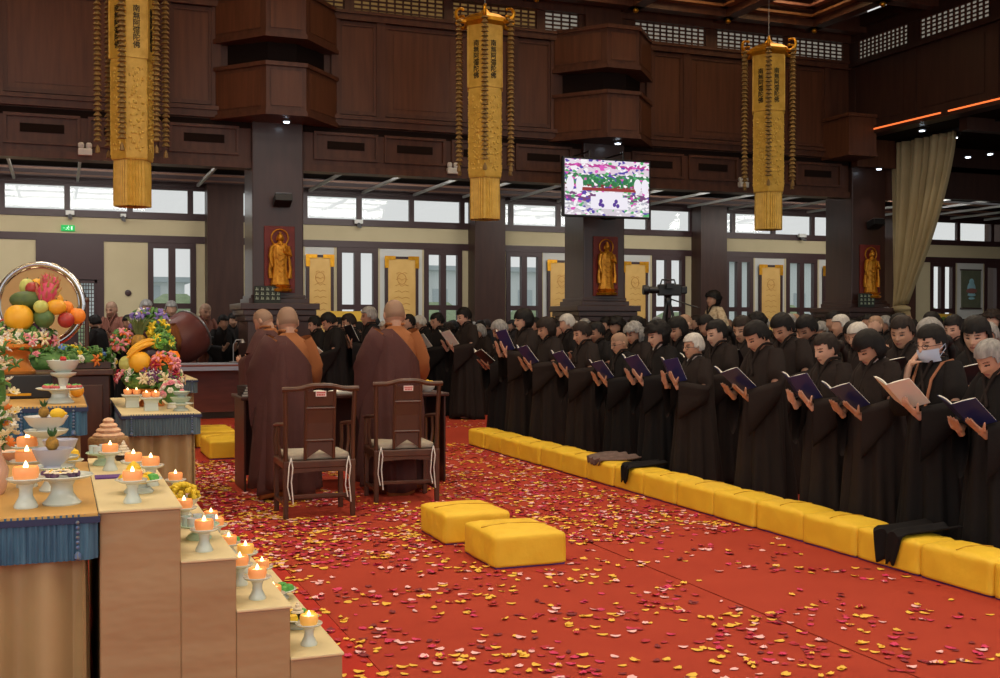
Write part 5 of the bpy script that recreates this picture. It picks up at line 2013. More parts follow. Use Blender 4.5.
stk = ['lowest', 'second from the bottom', 'third from the bottom', 'topmost']
for i in range(4):
    flat_book(1.67 + .004 * i, 10.74, FZ + .881 + i * .024, radians(3 * i), 'black covered book, %s of the stack at the left end of the desk' % stk[i], th=.023)
t = thing('book', 'open white-paged book lying on the desk between the two monks', 'book', (2.45, 10.82, FZ + .882))
for e in (-1, 1):
    rows = [[(e * .2 * k / 6, -.14, .004 + .022 * sin(pi * min(1, k / 6 * .9 + .1))), (e * .2 * k / 6, .14, .004 + .022 * sin(pi * min(1, k / 6 * .9 + .1))), (e * .2 * k / 6, .14, 0.001), (e * .2 * k / 6, -.14, 0.001)] for k in range(7)]
    s = MB(); s.loft(rows if e > 0 else rows[::-1]); s.build('page_block', M_page, t)
s = MB(); s.box(-.205, .205, -.145, .145, 0, .002); s.build('cover', M_covb, t, smooth=False)
t = thing('flower_bowl', 'small bowl of yellow flowers on the desk right of the second monk', 'bowl', (3.42, 10.78, FZ + .881))
s = MB(); s.lathe([(.04, 0), (.07, .03), (.085, .07), (.08, .07), (.06, .03), (.01, .015)], 18); s.build('bowl', M_white, t)
s = MB()
for k in range(14): s.ell((random.uniform(-.05, .05), random.uniform(-.05, .05), .075 + random.uniform(0, .03)), .024, 8, 6)
s.build('flower_heads', mat('yellow_flower', (240, 200, 30), 0.6), t)
for k, (x, lab) in enumerate(((1.42, 'left one of two orange lotus lamps on the redwood desk'), (1.68, 'right one of two orange lotus lamps on the redwood desk'))):
    t = thing('lotus_lamp', lab, 'lamp', (x, 19.12, 0.92))
    s = MB(); s.lathe([(.06, 0), (.13, .04), (.15, .12), (.11, .2), (.03, .21)], 20, wob=lambda a, z: .06 * cos(8 * a)); s.build('petals', mat('orange_lamp_glow', (250, 140, 40), .5, emis=(255, 120, 20), estr=.5), t)
    s = MB(); s.lathe([(.03, .2), (.02, .24), (.002, .26)], 8); s.build('tip', M_goldm, t)
t = thing('table_lamp', 'small grey gooseneck lamp on the redwood desk', 'lamp', (2.72, 19.3, .92))
s = MB(); s.lathe([(.07, 0), (.07, .02), (.01, .025)], 14); s.build('base', M_grey, t)
s = MB(); s.tube([(0, 0, .02), (0, 0, .3), (.05, 0, .38), (.13, 0, .38)], .01, 8); s.build('neck', M_grey, t)
s = MB(); s.lathe([(.02, .06), (.05, 0), (.045, 0), (.01, .05)], 12, (.15, 0, .33)); s.build('shade', M_grey, t)

# ================================================================== OFFERING TABLES
M_top = mat('gold_table_top', (206, 164, 92), 0.6, var=(192, 148, 78), vscale=3)
M_top2 = mat('cream_table_top', (222, 206, 160), 0.7, var=(212, 194, 146), vscale=3)
M_beige = mat('beige_satin_drape', (176, 154, 108), 0.5, var=(164, 142, 98), vscale=2.5, bump=.3, bscale=5, bdist=.02)
M_tan = mat('tan_satin_cover', (170, 142, 102), 0.5, var=(160, 131, 93), vscale=1.2, bump=.45, bscale=2.2, bdist=.05, stretch=(1, 1, 2.2))
M_blue = mat('blue_fringe_cloth', (78, 124, 148), 0.7, var=(44, 80, 108), vscale=60, stretch=(1, 1, .06), bump=.5, bscale=80)
M_blue2 = mat('dusty_blue_fringe', (98, 122, 130), 0.7, var=(70, 92, 104), vscale=60, stretch=(1, 1, .06), bump=.5, bscale=80)
M_navyband = mat('dark_blue_band', (40, 52, 86), 0.6)


def offering_table(x0, x1, y0, y1, h, label, top=None, sk=None, skh=.17, tassels=True):
    sk = sk or M_blue
    t = thing('offering_table', label, 'table', ((x0 + x1) / 2, (y0 + y1) / 2, FZ))
    w, d = x1 - x0, y1 - y0
    s = MB(); s.box(-w / 2 - .031, w / 2 + .031, -d / 2 - .031, d / 2 + .031, h - .02, h); s.build('table_top', top or M_top, t, smooth=False, bevel=.005)
    def skirt(z0, z1, amp, wl, out):
        # closed wavy loop
        per = []
        L = [(-w / 2, -d / 2), (w / 2, -d / 2), (w / 2, d / 2), (-w / 2, d / 2)]
        rows = [[], [], []]
        for i in range(4):
            a = Vector(L[i]); c = Vector(L[(i + 1) % 4]); ln = (c - a).length
            n = max(8, int(ln / wl * 8)); dv = (c - a) / ln; nv = Vector((dv.y, -dv.x))
            for k in range(n):
                f = k / n; s_ = f * ln
                ed = min(1, min(s_, ln - s_) / .04)
                for q, (z, am) in enumerate(((z1, .6), ((z0 + z1) / 2, .9), (z0, 1))):
                    o = out + am * amp * ed * (1 - 2.2 * abs(sin(pi * s_ / wl + .5 * sin(s_ * 9))) ** 2.2 + .3 * sin(2 * pi * s_ / (wl * 2.3) + 1)) 
                    p = a + dv * s_ + nv * o
                    rows[q].append((p.x, p.y, z))
        return rows[::-1]
    s = MB(); s.loft(skirt(0.01, h - .025, .034, .15, -.024), 0, False); s.build('pleated_drape', M_beige, t)
    s = MB(); s.loft(skirt(h - skh, h - .003, .004, .02, .03), 0, False); so = s.build('fringed_valance', sk, t)
    s = MB()
    for (a, b_, c_, e) in ((-w / 2 - .036, w / 2 + .036, -d / 2 - .038, -d / 2 - .031), (-w / 2 - .036, w / 2 + .036, d / 2 + .031, d / 2 + .038)):
        s.box(a, b_, c_, e, h - .035, h - .012)
    for e in (-1, 1): s.box(e * (w / 2 + .031), e * (w / 2 + .038), -d / 2 - .036, d / 2 + .036, h - .035, h - .012)
    s.build('valance_band', M_navyband, so, smooth=False)
    if tassels:
        n = max(2, int(w / .22))
        for k in range(n):
            x = w / 2 - .04 - k * (w - .08) / max(1, n - 1) if n > 1 else 0
            if x < -1.2: continue
            s = MB()
            for q in range(6): s.ell((x, -d / 2 - .045, h - .03 - q * .018), .007, 8, 6)
            s.lathe([(.004, 0), (.012, -.01), (.012, -.025), (.004, -.03)], 8, (x, -d / 2 - .045, h - .135))
            s.build('bead_tassel', mat('blue_gold_beads', (120, 120, 96), .5, var=(60, 110, 180), vscale=90), so)
    return t


T1h, ST = .86, .207
offering_table(-1.10, .098, 4.40, 6.0, T1h, 'nearest offering table with gold top and bright blue fringe', M_top)
offering_table(-1.3, .11, 6.72, 8.4, 1.10, 'higher offering table with blue fringe carrying the large fruit stand', M_top)
offering_table(.47, 1.0, 9.12, 11.2, T1h, 'narrow offering table with dusty blue fringe and fruit bouquet', M_top2, M_blue2)
offering_table(.95, 1.55, 14.3, 15.6, T1h + .02, 'farthest small offering table before the long redwood desk', M_top2, M_blue2)

# stepped stand beside the first table
t = thing('stepped_stand', 'stepped display stand covered in tan satin with cream steps', 'stand', (0, 4.42, FZ))
STEP = [(.135, .425, .860), (.425, .632, .653), (.632, .840, .446), (.840, 1.048, .239)]
SD = 1.75
for i, (a, b_, h) in enumerate(STEP):
    s = MB(); s.box(a, b_, 0.0, SD, 0, h - .012); s.build('satin_block', M_tan, t, smooth=False, bevel=.006)
    s = MB(); s.box(a - (.0 if i else .004), b_ + .006, -.008, SD, h - .012, h); s.build('step_top', M_top2, t, smooth=False, bevel=.004)
b_ = MB(); b_.box(-.09, .17, -.055, .055, 0, .006)
tag(b_.build('place_cloth', M_purple, smooth=False, loc=(.235, 5.36, T1h + FZ + .001)), 'small folded purple cloth on the top step', 'cloth')
# brown flower altar behind
t = thing('altar_cabinet', 'dark brown cabinet carrying a long bed of flowers', 'cabinet', (-.02, 10.45, FZ))
s = MB(); s.box(-.9, .42, -.3, .3, 0, 1.12); s.build('body', M_desk, t, smooth=False, bevel=.01)
s = MB(); s.box(-.93, .45, -.33, .33, 1.12, 1.17); s.build('cabinet_top', M_redwood, t, smooth=False, bevel=.008)
for k in range(3):
    s = MB(); s.box(-.84 + .42 * k, -.48 + .42 * k, -.315, -.30, .12, 1.04); s.build('door', M_redwood, t, smooth=False, bevel=.006)

# ================================================================== OFFERINGS
M_celadon = mat('pale_celadon_porcelain', (206, 216, 208), 0.25, coat=.3)
M_porc = mat('white_porcelain', (222, 222, 216), 0.25, coat=.3)
M_wax = mat('orange_candle_cup', (252, 170, 108), 0.4, var=(250, 188, 124), vscale=6, emis=(255, 140, 70), estr=.22)
M_waxy = mat('yellow_candle_cup', (250, 200, 110), 0.4, emis=(255, 170, 60), estr=.2)
M_flame = mat('candle_flame', (255, 240, 200), 0.5, emis=(255, 222, 160), estr=5)
M_glow = mat('molten_wax', (255, 230, 180), 0.3, emis=(255, 205, 130), estr=1.6)
HZ = FZ + .0005


def compote_mesh(r, h, dish=.018):
    s = MB()
    s.lathe([(r * .62, 0), (r * .64, .006), (r * .5, .02), (r * .36, h * .35), (r * .34, h * .6), (r * .42, h * .78), (r * .9, h * .9), (r, h), (r * .97, h + .004), (r * .85, h - dish * .5), (r * .3, h - dish * .8), (.001, h - dish * .85)], 26)
    return s


def make_compote(loc, r, h, label, m=None, group=None):
    t = thing('footed_dish', label, 'dish', loc, 0, group)
    s = MB()
    s.lathe([(r * .60, 0), (r * .62, .006), (r * .48, .022), (r * .36, h * .4), (r * .34, h * .62), (r * .44, h * .82), (r * .5, h * .86)], 26); s.build('foot', m or M_celadon, t)
    s = MB()
    s.lathe([(r * .44, h * .82), (r * .9, h * .92), (r, h), (r * .97, h + .003), (r * .85, h - .008), (r * .3, h - .013), (.001, h - .0135)], 28); s.build('dish', m or M_celadon, t)
    return t


def make_candle(loc, label, r=.034, m=None, group=None):
    t = thing('candle', label, 'candle', loc, 0, group)
    s = MB(); s.lathe([(r * .55, 0), (r * .9, .008), (r * 1.02, .024), (r, .040), (r * .92, .044), (r * .9, .038), (.001, .037)], 20, wob=lambda a, z: .03 * cos(8 * a) * (1 if z < .04 else 0)); s.build('cup', m or M_wax, t)
    s = MB(); s.lathe([(.001, .036), (r * .88, .0362), (r * .86, .0375), (.001, .038)], 16); s.build('molten_wax', M_glow, t)
    s = MB(); s.lathe([(.001, .038), (.0065, .041), (.007, .046), (.0035, .054), (.0006, .060)], 10); s.build('flame', M_flame, t)
    s = MB(); s.tube([(0, 0, .036), (0, 0, .046)], .001, 5); s.build('wick', M_black, t)
    return t


cpt = make_compote((0, 0, 0), .056, .088, 'x'); cpt_list = []
cnd = make_candle((0, 0, 0), 'x'); cnd2 = make_candle((0, 0, 0), 'x', m=M_waxy)


def dish_with_candle(x, y, z, lab, first=False, yellow=False, sc=1.0):
    dup(cpt, (x, y, z), 0, 'pale footed dish under the candle ' + lab, sc)
    c_ = dup(cnd2 if yellow else cnd, (x, y, z + .0765 * sc), random.uniform(0, 6), ('yellow' if yellow else 'orange') + ' lit cup candle ' + lab, sc * 1.08)


def frame_xy(px, py, h): return G(px, py, h)


def on_step(i, yoff, xoff=0.0):
    a, b_, h = STEP[i]
    return ((a + b_) / 2 + xoff, 4.42 + yoff, h + FZ)


ordst = ['top step', 'second step', 'third step', 'lowest step']
rows_y = {0: .14, 1: .14, 2: .14, 3: .14}
g0 = G(147, 501, T1h)
for i in range(4):
    x, y, z = on_step(i, .15, (.0 if i else -.02))
    dish_with_candle(x, y, z, 'at the front of the %s' % ordst[i], yellow=(i == 3))
    if i == 2:
        x, y, z = on_step(i, .42, -.03)
        dish_with_candle(x, y, z, 'just behind the front candle of the %s' % ordst[i])
# small food plates
M_green = mat('green_sweets', (70, 160, 70), .6, var=(110, 190, 90), vscale=40)
M_pinks = mat('pink_sweets', (232, 160, 160), .6, var=(240, 196, 190), vscale=40)
M_choc = mat('chocolate_cake', (46, 26, 20), .5)
M_cream = mat('whipped_cream', (236, 222, 196), .6)
M_yel = mat('yellow_sweets', (244, 200, 40), .5)
M_red = mat('red_jelly', (206, 44, 36), .35)


def plate(loc, r, label, m=None, h=.05):
    return make_compote(loc, r, h, label, m)


def cakes(x, y, z, lab, kinds, r=.07, seed=0, h=.055):
    """a plate with ring of sweets and a centrepiece, each sweet its own thing"""
    plate((x, y, z), r, 'pale footed plate of sweets ' + lab, None, h)
    zt = z + h - .012
    rn = random.Random(seed)
    n = 6
    for k in range(n):
        a = 2 * pi * k / n + seed
        m = kinds[k % len(kinds)]
        t = thing('sweet', '%s sweet on the plate %s' % (m.name.split('_')[0], lab), 'sweet', (x + r * .58 * cos(a), y + r * .58 * sin(a), zt), a, 'sweets on the plate ' + lab)
        s = MB(); s.lathe([(.013, 0), (.024, .005), (.025, .017), (.019, .030), (.004, .035)], 12, wob=lambda q, zz: .08 * cos(5 * q)); s.build('cake', m, t)
    return zt


def cupcake(x, y, z, lab, base=None, top=None, tiers=3, r=.028):
    t = thing('cupcake', lab, 'cake', (x, y, z))
    s = MB(); s.lathe([(r * .75, 0), (r, .018), (r * .98, .024), (.002, .026)], 18, wob=lambda a, zz: .04 * cos(14 * a) if zz < .02 else 0); s.build('cup', base or M_choc, t)
    s = MB()
    for k in range(tiers):
        rr = r * (1.0 - k / (tiers + .3)); z0 = .026 + k * .013
        s.lathe([(rr * .6, z0), (rr, z0 + .004), (rr * .9, z0 + .011), (rr * .4, z0 + .015)], 16, wob=lambda a, zz: .05 * cos(7 * a + k))
    s.ell((0, 0, .030 + tiers * .013), .006, 8, 6)
    s.build('swirl', top or M_cream, t)
    return t


x, y, z = on_step(3, .44, .01); zt = cakes(x, y, z, 'at the lowest step', [M_green, M_yel], .092, 1, .045); cupcake(x, y, zt, 'chocolate cupcake with cream swirl on the plate at the lowest step')
x, y, z = on_step(3, .72, -.045); dish_with_candle(x, y, z, 'midway back on the lowest step')
x, y, z = on_step(3, .98, .02); zt = cakes(x, y, z, 'with green sweets far back on the lowest step', [M_green], .09, 2, .045)
x, y, z = on_step(3, 1.30, .0); dish_with_candle(x, y, z, 'at the rear of the lowest step')
x, y, z = on_step(2, .66, .03); dish_with_candle(x, y, z, 'third in line on the third step', yellow=True)
x, y, z = on_step(2, .90, -.01); dish_with_candle(x, y, z, 'fourth in line on the third step')
x, y, z = on_step(2, 1.14, .01); zt = cakes(x, y, z, 'at the back of the third step', [M_pinks, M_green], .07, 3); cupcake(x, y, zt, 'dark cupcake on the plate at the back of the third step', tiers=2)
x, y, z = on_step(2, 1.42, .0); dish_with_candle(x, y, z, 'farther back on the third step')
x, y, z = on_step(2, 1.64, .0); dish_with_candle(x, y, z, 'last in line on the third step')
# second step: cups on a green plate, flower bowl
x, y, z = on_step(1, .42, .01)
def cup_plate(x, y, z, lab):
    plate((x, y, z), .085, 'wide pale plate with green rim under glasses ' + lab, mat('pale_green_plate', (190, 216, 190), .3), .06)
    for k in range(5):
        a = 2 * pi * k / 5 + .3
        t = thing('glass_cup', 'small frosted glass cup in the cluster ' + lab, 'glass', (x + .052 * cos(a), y + .052 * sin(a), z + .05), 0, 'glass cups ' + lab)
        s = MB(); s.lathe([(.014, 0), (.019, .01), (.021, .045), (.019, .045), (.017, .012), (.001, .008)], 14); s.build('bowl', mat('frosted_glass', (214, 224, 226), .2, coat=.5), t)
        s = MB(); s.lathe([(.001, .018), (.0175, .019), (.019, .034), (.001, .036)], 12); s.build('filling', [M_green, M_pinks][k % 2], t)
cup_plate(x, y, z, 'on the second step')
x, y, z = on_step(1, .72, -.02); dish_with_candle(x, y, z, 'beside the yellow flower bowl')
x, y, z = on_step(1, 1.0, .0)
t = thing('flower_bowl', 'round bowl heaped with small yellow flowers on the second step', 'bowl', (x, y, z))
s = MB(); s.lathe([(.04, 0), (.045, .01), (.03, .03), (.06, .06), (.085, .09), (.08, .09), (.05, .06), (.001, .05)], 22); s.build('bowl', M_celadon, t)
s = MB(); rn = random.Random(3)
for k in range(90):
    a = rn.uniform(0, 2 * pi); e = rn.uniform(0, pi / 2); q = Vector((cos(a) * cos(e), sin(a) * cos(e), sin(e) * .9))
    s.ell(q * .075 + Vector((0, 0, .085)), rn.uniform(.009, .014), 7, 5)
s.build('flower_heads', mat('yellow_chrysanthemum', (214, 180, 24), .6, var=(236, 206, 50), vscale=60), t)
x, y, z = on_step(1, 1.34, .0); zt = cakes(x, y, z, 'with pink sweets at the back of the second step', [M_pinks], .07, 5)
dish_with_candle(*on_step(1, 1.66, .03), 'last in line on the second step')
# top step
x, y, z = on_step(0, .42, .02)
zt = cakes(x, y, z, 'under the tiered yellow cake', [M_green, M_yel], .095, 6)
t = thing('tiered_cake', 'domed yellow and red tiered cake on a dark base, top step', 'cake', (x - .02, y, zt + .002))
s = MB(); s.lathe([(.044, 0), (.046, .008), (.002, .01)], 20); s.build('dark_base', M_choc, t)
s = MB(); s.lathe([(.038, .01), (.040, .02), (.034, .024), (.002, .026)], 18); s.build('yellow_tier', M_yel, t)
s = MB(); s.lathe([(.032, .026), (.034, .036), (.028, .042), (.002, .044)], 18); s.build('red_tier', M_red, t)
s = MB(); s.lathe([(.026, .044), (.030, .054), (.024, .066), (.012, .078), (.004, .084)], 18); s.build('yellow_dome', M_yel, t)
dish_with_candle(.36, 5.02, T1h + FZ, 'behind the tiered cake on the top step')
dish_with_candle(.30, 5.20, T1h + FZ, 'second behind the tiered cake on the top step')
dish_with_candle(.22, 5.62, T1h + FZ, 'beyond the purple cloth on the top step')
cup_plate(.20, 5.86, T1h + FZ, 'at the far end of the top step')
cupcake(.30, 6.02, T1h + FZ, 'large cream meringue tower at the far end of the top step', tiers=5, r=.045)

# first table
def bowl(loc, r, h, label, m=None, foot=True):
    t = thing('bowl', label, 'bowl', loc)
    s = MB(); s.lathe([(r * .42, 0), (r * .44, .008), (r * .40, .014), (r * .75, h * .45), (r, h), (r * .96, h), (r * .70, h * .5), (r * .35, h * .45), (.001, h * .44)], 28); s.build('bowl_body', m or M_porc, t)
    s = MB(); s.lathe([(.001, h * .80), (r * .85, h * .82), (r * .83, h * .86), (.001, h * .93)], 20, wob=lambda a, z: .03 * sin(9 * a)); s.build('filling', mat('blue_white_filling', (150, 160, 190), .7, var=(90, 106, 160), vscale=60), t)
    return t


M_lav = mat('lavender_porcelain', (190, 192, 208), .3, coat=.3)
M_purpf = mat('purple_grapes', (88, 60, 96), .4, var=(120, 84, 120), vscale=50)
p = G(62, 505, T1h)
make_compote((p.x, p.y, T1h + FZ), .115, .11, 'wide footed dish of purple fruit and white blossoms at the table front')
tpc = p
s = MB(); rn = random.Random(8)
for k in range(14):
    a = rn.uniform(0, 6.28); r_ = rn.uniform(.02, .085)
    t = thing('grape', 'dark purple grape among the white blossoms on the wide footed dish', 'grape', (p.x + r_ * cos(a), p.y + r_ * sin(a), T1h + FZ + .103), 0, 'grapes on the wide footed dish')
    s = MB(); s.ell((0, 0, .008), (.012, .012, .014), 10, 8); s.build('berry', M_purpf, t)
    s = MB(); s.tube([(0, 0, .02), (.002, 0, .027)], .0015, 5); s.build('stem', M_green, t)
for k in range(6):
    a = k * 1.05 + .4
    t = thing('blossom', 'small white blossom among the grapes on the wide footed dish', 'flower', (p.x + .045 * cos(a), p.y - .02 + .05 * sin(a), T1h + FZ + .122), a, 'white blossoms on the wide footed dish')
    s = MB()
    for q in range(5):
        b_a = 2 * pi * q / 5
        s.ell((.014 * cos(b_a), .014 * sin(b_a), .004), (.012, .008, .003), 8, 5, R=Matrix.Rotation(b_a, 3, 'Z'))
    s.build('petals', M_cream, t)
    s = MB(); s.ell((0, 0, .006), .005, 8, 5); s.build('centre', M_yel, t)
BX = {}
for (bx_, by_, r, h, lab) in ((-.03, 5.02, .085, .10, 'behind the wide dish on the first table'), (.0, 5.40, .08, .10, 'farther back on the first table')):
    make_compote((bx_, by_, T1h + FZ), r, h, 'celadon footed dish carrying a bowl ' + lab)
    bowl((bx_, by_, T1h + FZ + h - .010), r * .95, .085, 'lavender white bowl ' + lab, M_lav)


def mango(loc, label, sc=1.0, col=None, name='mango', cat='fruit'):
    t = thing(name, label, cat, loc, random.uniform(0, 6), None, sc)
    s = MB(); s.lathe([(.003, 0), (.018, .006), (.027, .022), (.025, .042), (.012, .058), (.003, .062)], 14); s.build('flesh', col or M_yel, t)
    s = MB()
    for k in range(7):
        a = k * 2 * pi / 7; s.tube([(.004 * cos(a), .004 * sin(a), .058), (.014 * cos(a), .014 * sin(a), .075), (.02 * cos(a), .02 * sin(a), .088 + .01 * (k % 2))], [.004, .005, .001], 5)
    s.build('leaf_crown', mat('dark_leaf', (52, 92, 44), .6), t)
    return t


M_pineap = mat('pineapple_skin', (190, 140, 44), .6, var=(130, 100, 40), vscale=60)
mango((-.03, 5.02, T1h + FZ + .165), 'miniature pineapple standing in the front lavender bowl', 1.0, M_pineap, 'pineapple')
make_compote((-.06, 5.74, T1h + FZ), .10, .19, 'taller footed dish behind the lavender bowls on the first table')
bowl((-.06, 5.74, T1h + FZ + .18), .10, .075, 'cream bowl on the taller footed dish', M_porc)
mango((-.07, 5.74, T1h + FZ + .247), 'miniature pineapple in the cream bowl on the taller dish', .9, M_pineap, 'pineapple')
t = thing('lemon', 'bright yellow lemon leaning on the cream bowl', 'fruit', (-.01, 5.68, T1h + FZ + .245))
s = MB(); s.ell((0, 0, .025), (.035, .026, .026), 14, 10); s.ell((.036, 0, .025), .007, 8, 6); s.build('rind', M_yel, t)
make_compote((.045, 5.60, T1h + FZ), .06, .06, 'small footed plate with a yellow pomelo at the right edge of the first table')
t = thing('pomelo', 'small yellow pomelo on the plate at the right edge of the first table', 'fruit', (.045, 5.60, T1h + FZ + .049))
s = MB(); s.lathe([(.008, 0), (.03, .008), (.042, .03), (.036, .052), (.012, .068), (.003, .07)], 18); s.build('rind', M_yel, t)
s = MB(); s.tube([(0, 0, .068), (.002, 0, .078)], .003, 6); s.build('stalk', M_green, t)
for (px, py, lab) in ((26, 509, 'at the front left of the first table'), (27, 488, 'second from the front left of the first table'), (28, 462, 'third from the front left of the first table'), (27, 445, 'farthest left on the first table')):
    q = G(px, py, T1h)
    if q.y > 5.85: q = q * (5.80 / q.y)
    dish_with_candle(q.x, q.y, T1h + FZ, lab, sc=1.25)
q = G(20, 470, T1h)
t = thing('shell_dish', 'long pale boat-shaped dish beside the candles on the first table', 'dish', (q.x - .01, q.y + .28, T1h + FZ), radians(20))
s = MB(); s.lathe([(.03, 0), (.035, .01), (.06, .03), (.10, .06), (.095, .06), (.05, .03), (.001, .022)], 22); s.xf(Matrix.Diagonal((1.5, .8, 1, 1))); s.build('dish', mat('peach_porcelain', (232, 190, 160), .3, coat=.3), t)
s = MB(); s.lathe([(.001, .035), (.055, .04), (.07, .052), (.001, .058)], 20); s.xf(Matrix.Diagonal((1.5, .8, 1, 1))); s.build('filling', M_celadon, t)

# ---- flowers ------------------------------------------------------------
FM = {}
def flower_me(kind, m):
    key = (kind, m.name)
    if key in FM: return FM[key]
    s = MB()
    if kind == 'daisy':
        for k in range(7):
            a = 2 * pi * k / 7
            R_ = Matrix.Rotation(a, 3, 'Z') @ Matrix.Rotation(-.5, 3, 'Y')
            s.ell(R_ @ Vector((.022, 0, 0)), (.020, .011, .003), 8, 5, R=R_)
        s.ell((0, 0, .006), (.008, .008, .006), 8, 5, 1)
    elif kind == 'rose':
        for ly, (n, r_, z_, tl) in enumerate(((6, .022, 0, -.35), (5, .015, .008, -.8), (3, .008, .014, -1.2))):
            for k in range(n):
                a = 2 * pi * k / n + ly
                R_ = Matrix.Rotation(a, 3, 'Z') @ Matrix.Rotation(tl, 3, 'Y')
                s.ell(Vector((cos(a) * r_, sin(a) * r_, z_)), (.016, .016, .004), 8, 5, R=R_)
    elif kind == 'lily':
        for k in range(6):
            a = 2 * pi * k / 6
            s.tube([(0, 0, -.02), (.018 * cos(a), .018 * sin(a), .015), (.045 * cos(a), .045 * sin(a), .022), (.06 * cos(a), .06 * sin(a), .010)], [.004, .012, .010, .002], 6)
        s.ell((0, 0, .02), (.004, .004, .02), 6, 5, 1)
    elif kind == 'leaf':
        for k in range(5):
            a = 2 * pi * k / 5
            s.tube([(0, 0, -.03), (.03 * cos(a), .03 * sin(a), .0), (.065 * cos(a), .065 * sin(a), .008), (.085 * cos(a), .085 * sin(a), -.01)], [.003, .010, .012, .001], 6)
    me = s.mesh('flower_' + kind, [m, M_yel])
    FM[key] = me
    return me


FC = {n: mat(n + '_blossom', c, .6) for n, c in dict(white=(236, 232, 214), cream=(238, 222, 176), pink=(234, 150, 160), crimson=(170, 30, 60), plum=(110, 60, 100), yellow=(240, 210, 50), orange=(240, 130, 50), violet=(130, 110, 180), green=(120, 180, 70), blue=(90, 130, 190)).items()}
M_leaf = mat('green_leaves', (62, 108, 48), .6, var=(96, 142, 66), vscale=30)


def flower_bed(t, c, rx, ry, rz_, n, cols, seed=0, sc=1.0, leaves=.3, kinds=('rose', 'daisy', 'lily')):
    rn = random.Random(seed)
    n = int(n * 1.7); sc *= .72
    for k in range(n):
        a = rn.uniform(0, 2 * pi); e = math.asin(rn.uniform(-.15, 1))
        d = Vector((cos(a) * cos(e), sin(a) * cos(e), sin(e)))
        p = Vector((c[0] + d.x * rx, c[1] + d.y * ry, c[2] + d.z * rz_))
        q = d.to_track_quat('Z', 'Y').to_euler()
        if rn.random() < leaves: link_mesh('leaf_sprig', flower_me('leaf', M_leaf), t, p * 1.0, q, sc * rn.uniform(.9, 1.3))
        else: link_mesh('flower', flower_me(rn.choice(kinds), FC[rn.choice(cols)]), t, p, q, sc * rn.uniform(.8, 1.25))
    s = MB(); s.ell(c, (rx * .85, ry * .85, rz_ * .85), 16, 10); s.build('foliage', M_leaf, t)


# white blossom column at the left edge
q = AY(-2, 400, 5.0)
t = thing('flower_vase', 'tall arrangement of small white blossoms at the left edge', 'flowers', (q.x - .03, 5.0, T1h + FZ))
s = MB(); s.lathe([(.05, 0), (.06, .02), (.07, .10), (.045, .16), (.04, .2), (.05, .21), (.045, .21)], 20); s.build('vase', mat('glossy_peach_vase', (214, 170, 146), .25, coat=.4), t)
rn = random.Random(12)
for k in range(150):
    z_ = rn.uniform(.18, .66); a = rn.uniform(0, 6.28); r_ = rn.uniform(.06, .10)
    link_mesh('flower' if k % 11 else 'leaf_sprig', flower_me('daisy', FC[('cream', 'white', 'white', 'cream', 'orange', 'white', 'cream')[k % 7]]) if k % 11 else flower_me('leaf', M_leaf), t, (r_ * cos(a), r_ * sin(a), z_), (rn.uniform(-1, 1), rn.uniform(-1, 1), 0), rn.uniform(.45, .75))
s = MB(); s.ell((0, 0, .4), (.06, .06, .22), 14, 10); s.build('foliage', M_leaf, t)

# stand on table two: black box, orange pedestal, fruit pyramid
TZ = 1.10 + FZ
t = thing('box_stand', 'low black lacquer stand under the orange pedestal', 'stand', (-.30, 7.62, TZ))
s = MB(); s.box(-.28, .26, -.25, .25, 0, .145); s.build('box', mat('black_lacquer', (24, 22, 24), .3), t, smooth=False, bevel=.008)
s = MB(); s.box(-.12, .14, -.27, -.26, .02, .035); s.build('gold_strip', M_goldm, t, smooth=False)
PX_, PY_ = -.265, 7.62
t = thing('pedestal_stand', 'orange gilded round pedestal under the large fruit pyramid', 'stand', (PX_, PY_, TZ + .1455))
M_orst = mat('orange_gilt', (226, 128, 56), .35, .3, var=(236, 158, 72), vscale=8)
s = MB(); s.lathe([(.125, 0), (.13, .015), (.105, .04), (.085, .09), (.09, .115), (.12, .14), (.13, .15)], 26); s.build('stem', M_orst, t)
s = MB(); s.lathe([(.13, .15), (.215, .165), (.22, .185), (.16, .19), (.001, .19)], 30); s.build('tray', M_orst, t)
tz = TZ + .1455 + .19
t = thing('flower_ring', 'bed of white, plum and pink blossoms round the foot of the large fruit pyramid', 'flowers', (PX_, PY_, tz + .01))
flower_bed(t, (0, 0, .0), .24, .2, .095, 70, ['white', 'white', 'cream', 'plum', 'pink', 'cream', 'crimson'], 4, 1.0, .35)
M_mel = mat('orange_melon_skin', (240, 172, 30), .45, var=(244, 186, 52), vscale=12)
M_wmel = mat('dark_green_melon', (74, 104, 58), .45, var=(96, 128, 70), vscale=14)
M_apple = mat('pale_green_apple', (206, 206, 120), .35, var=(190, 196, 96), vscale=10)
M_mangog = mat('yellow_mango_skin', (242, 190, 40), .4, var=(236, 160, 44), vscale=8)
M_redap = mat('dark_red_apple', (150, 36, 40), .35, var=(180, 60, 50), vscale=12)
M_orf = mat('orange_peel', (240, 140, 40), .5)
M_avo = mat('olive_green_skin', (70, 92, 48), .5, var=(92, 112, 56), vscale=16)
M_pit = mat('pink_dragon_fruit', (206, 52, 96), .45, var=(220, 92, 116), vscale=14)


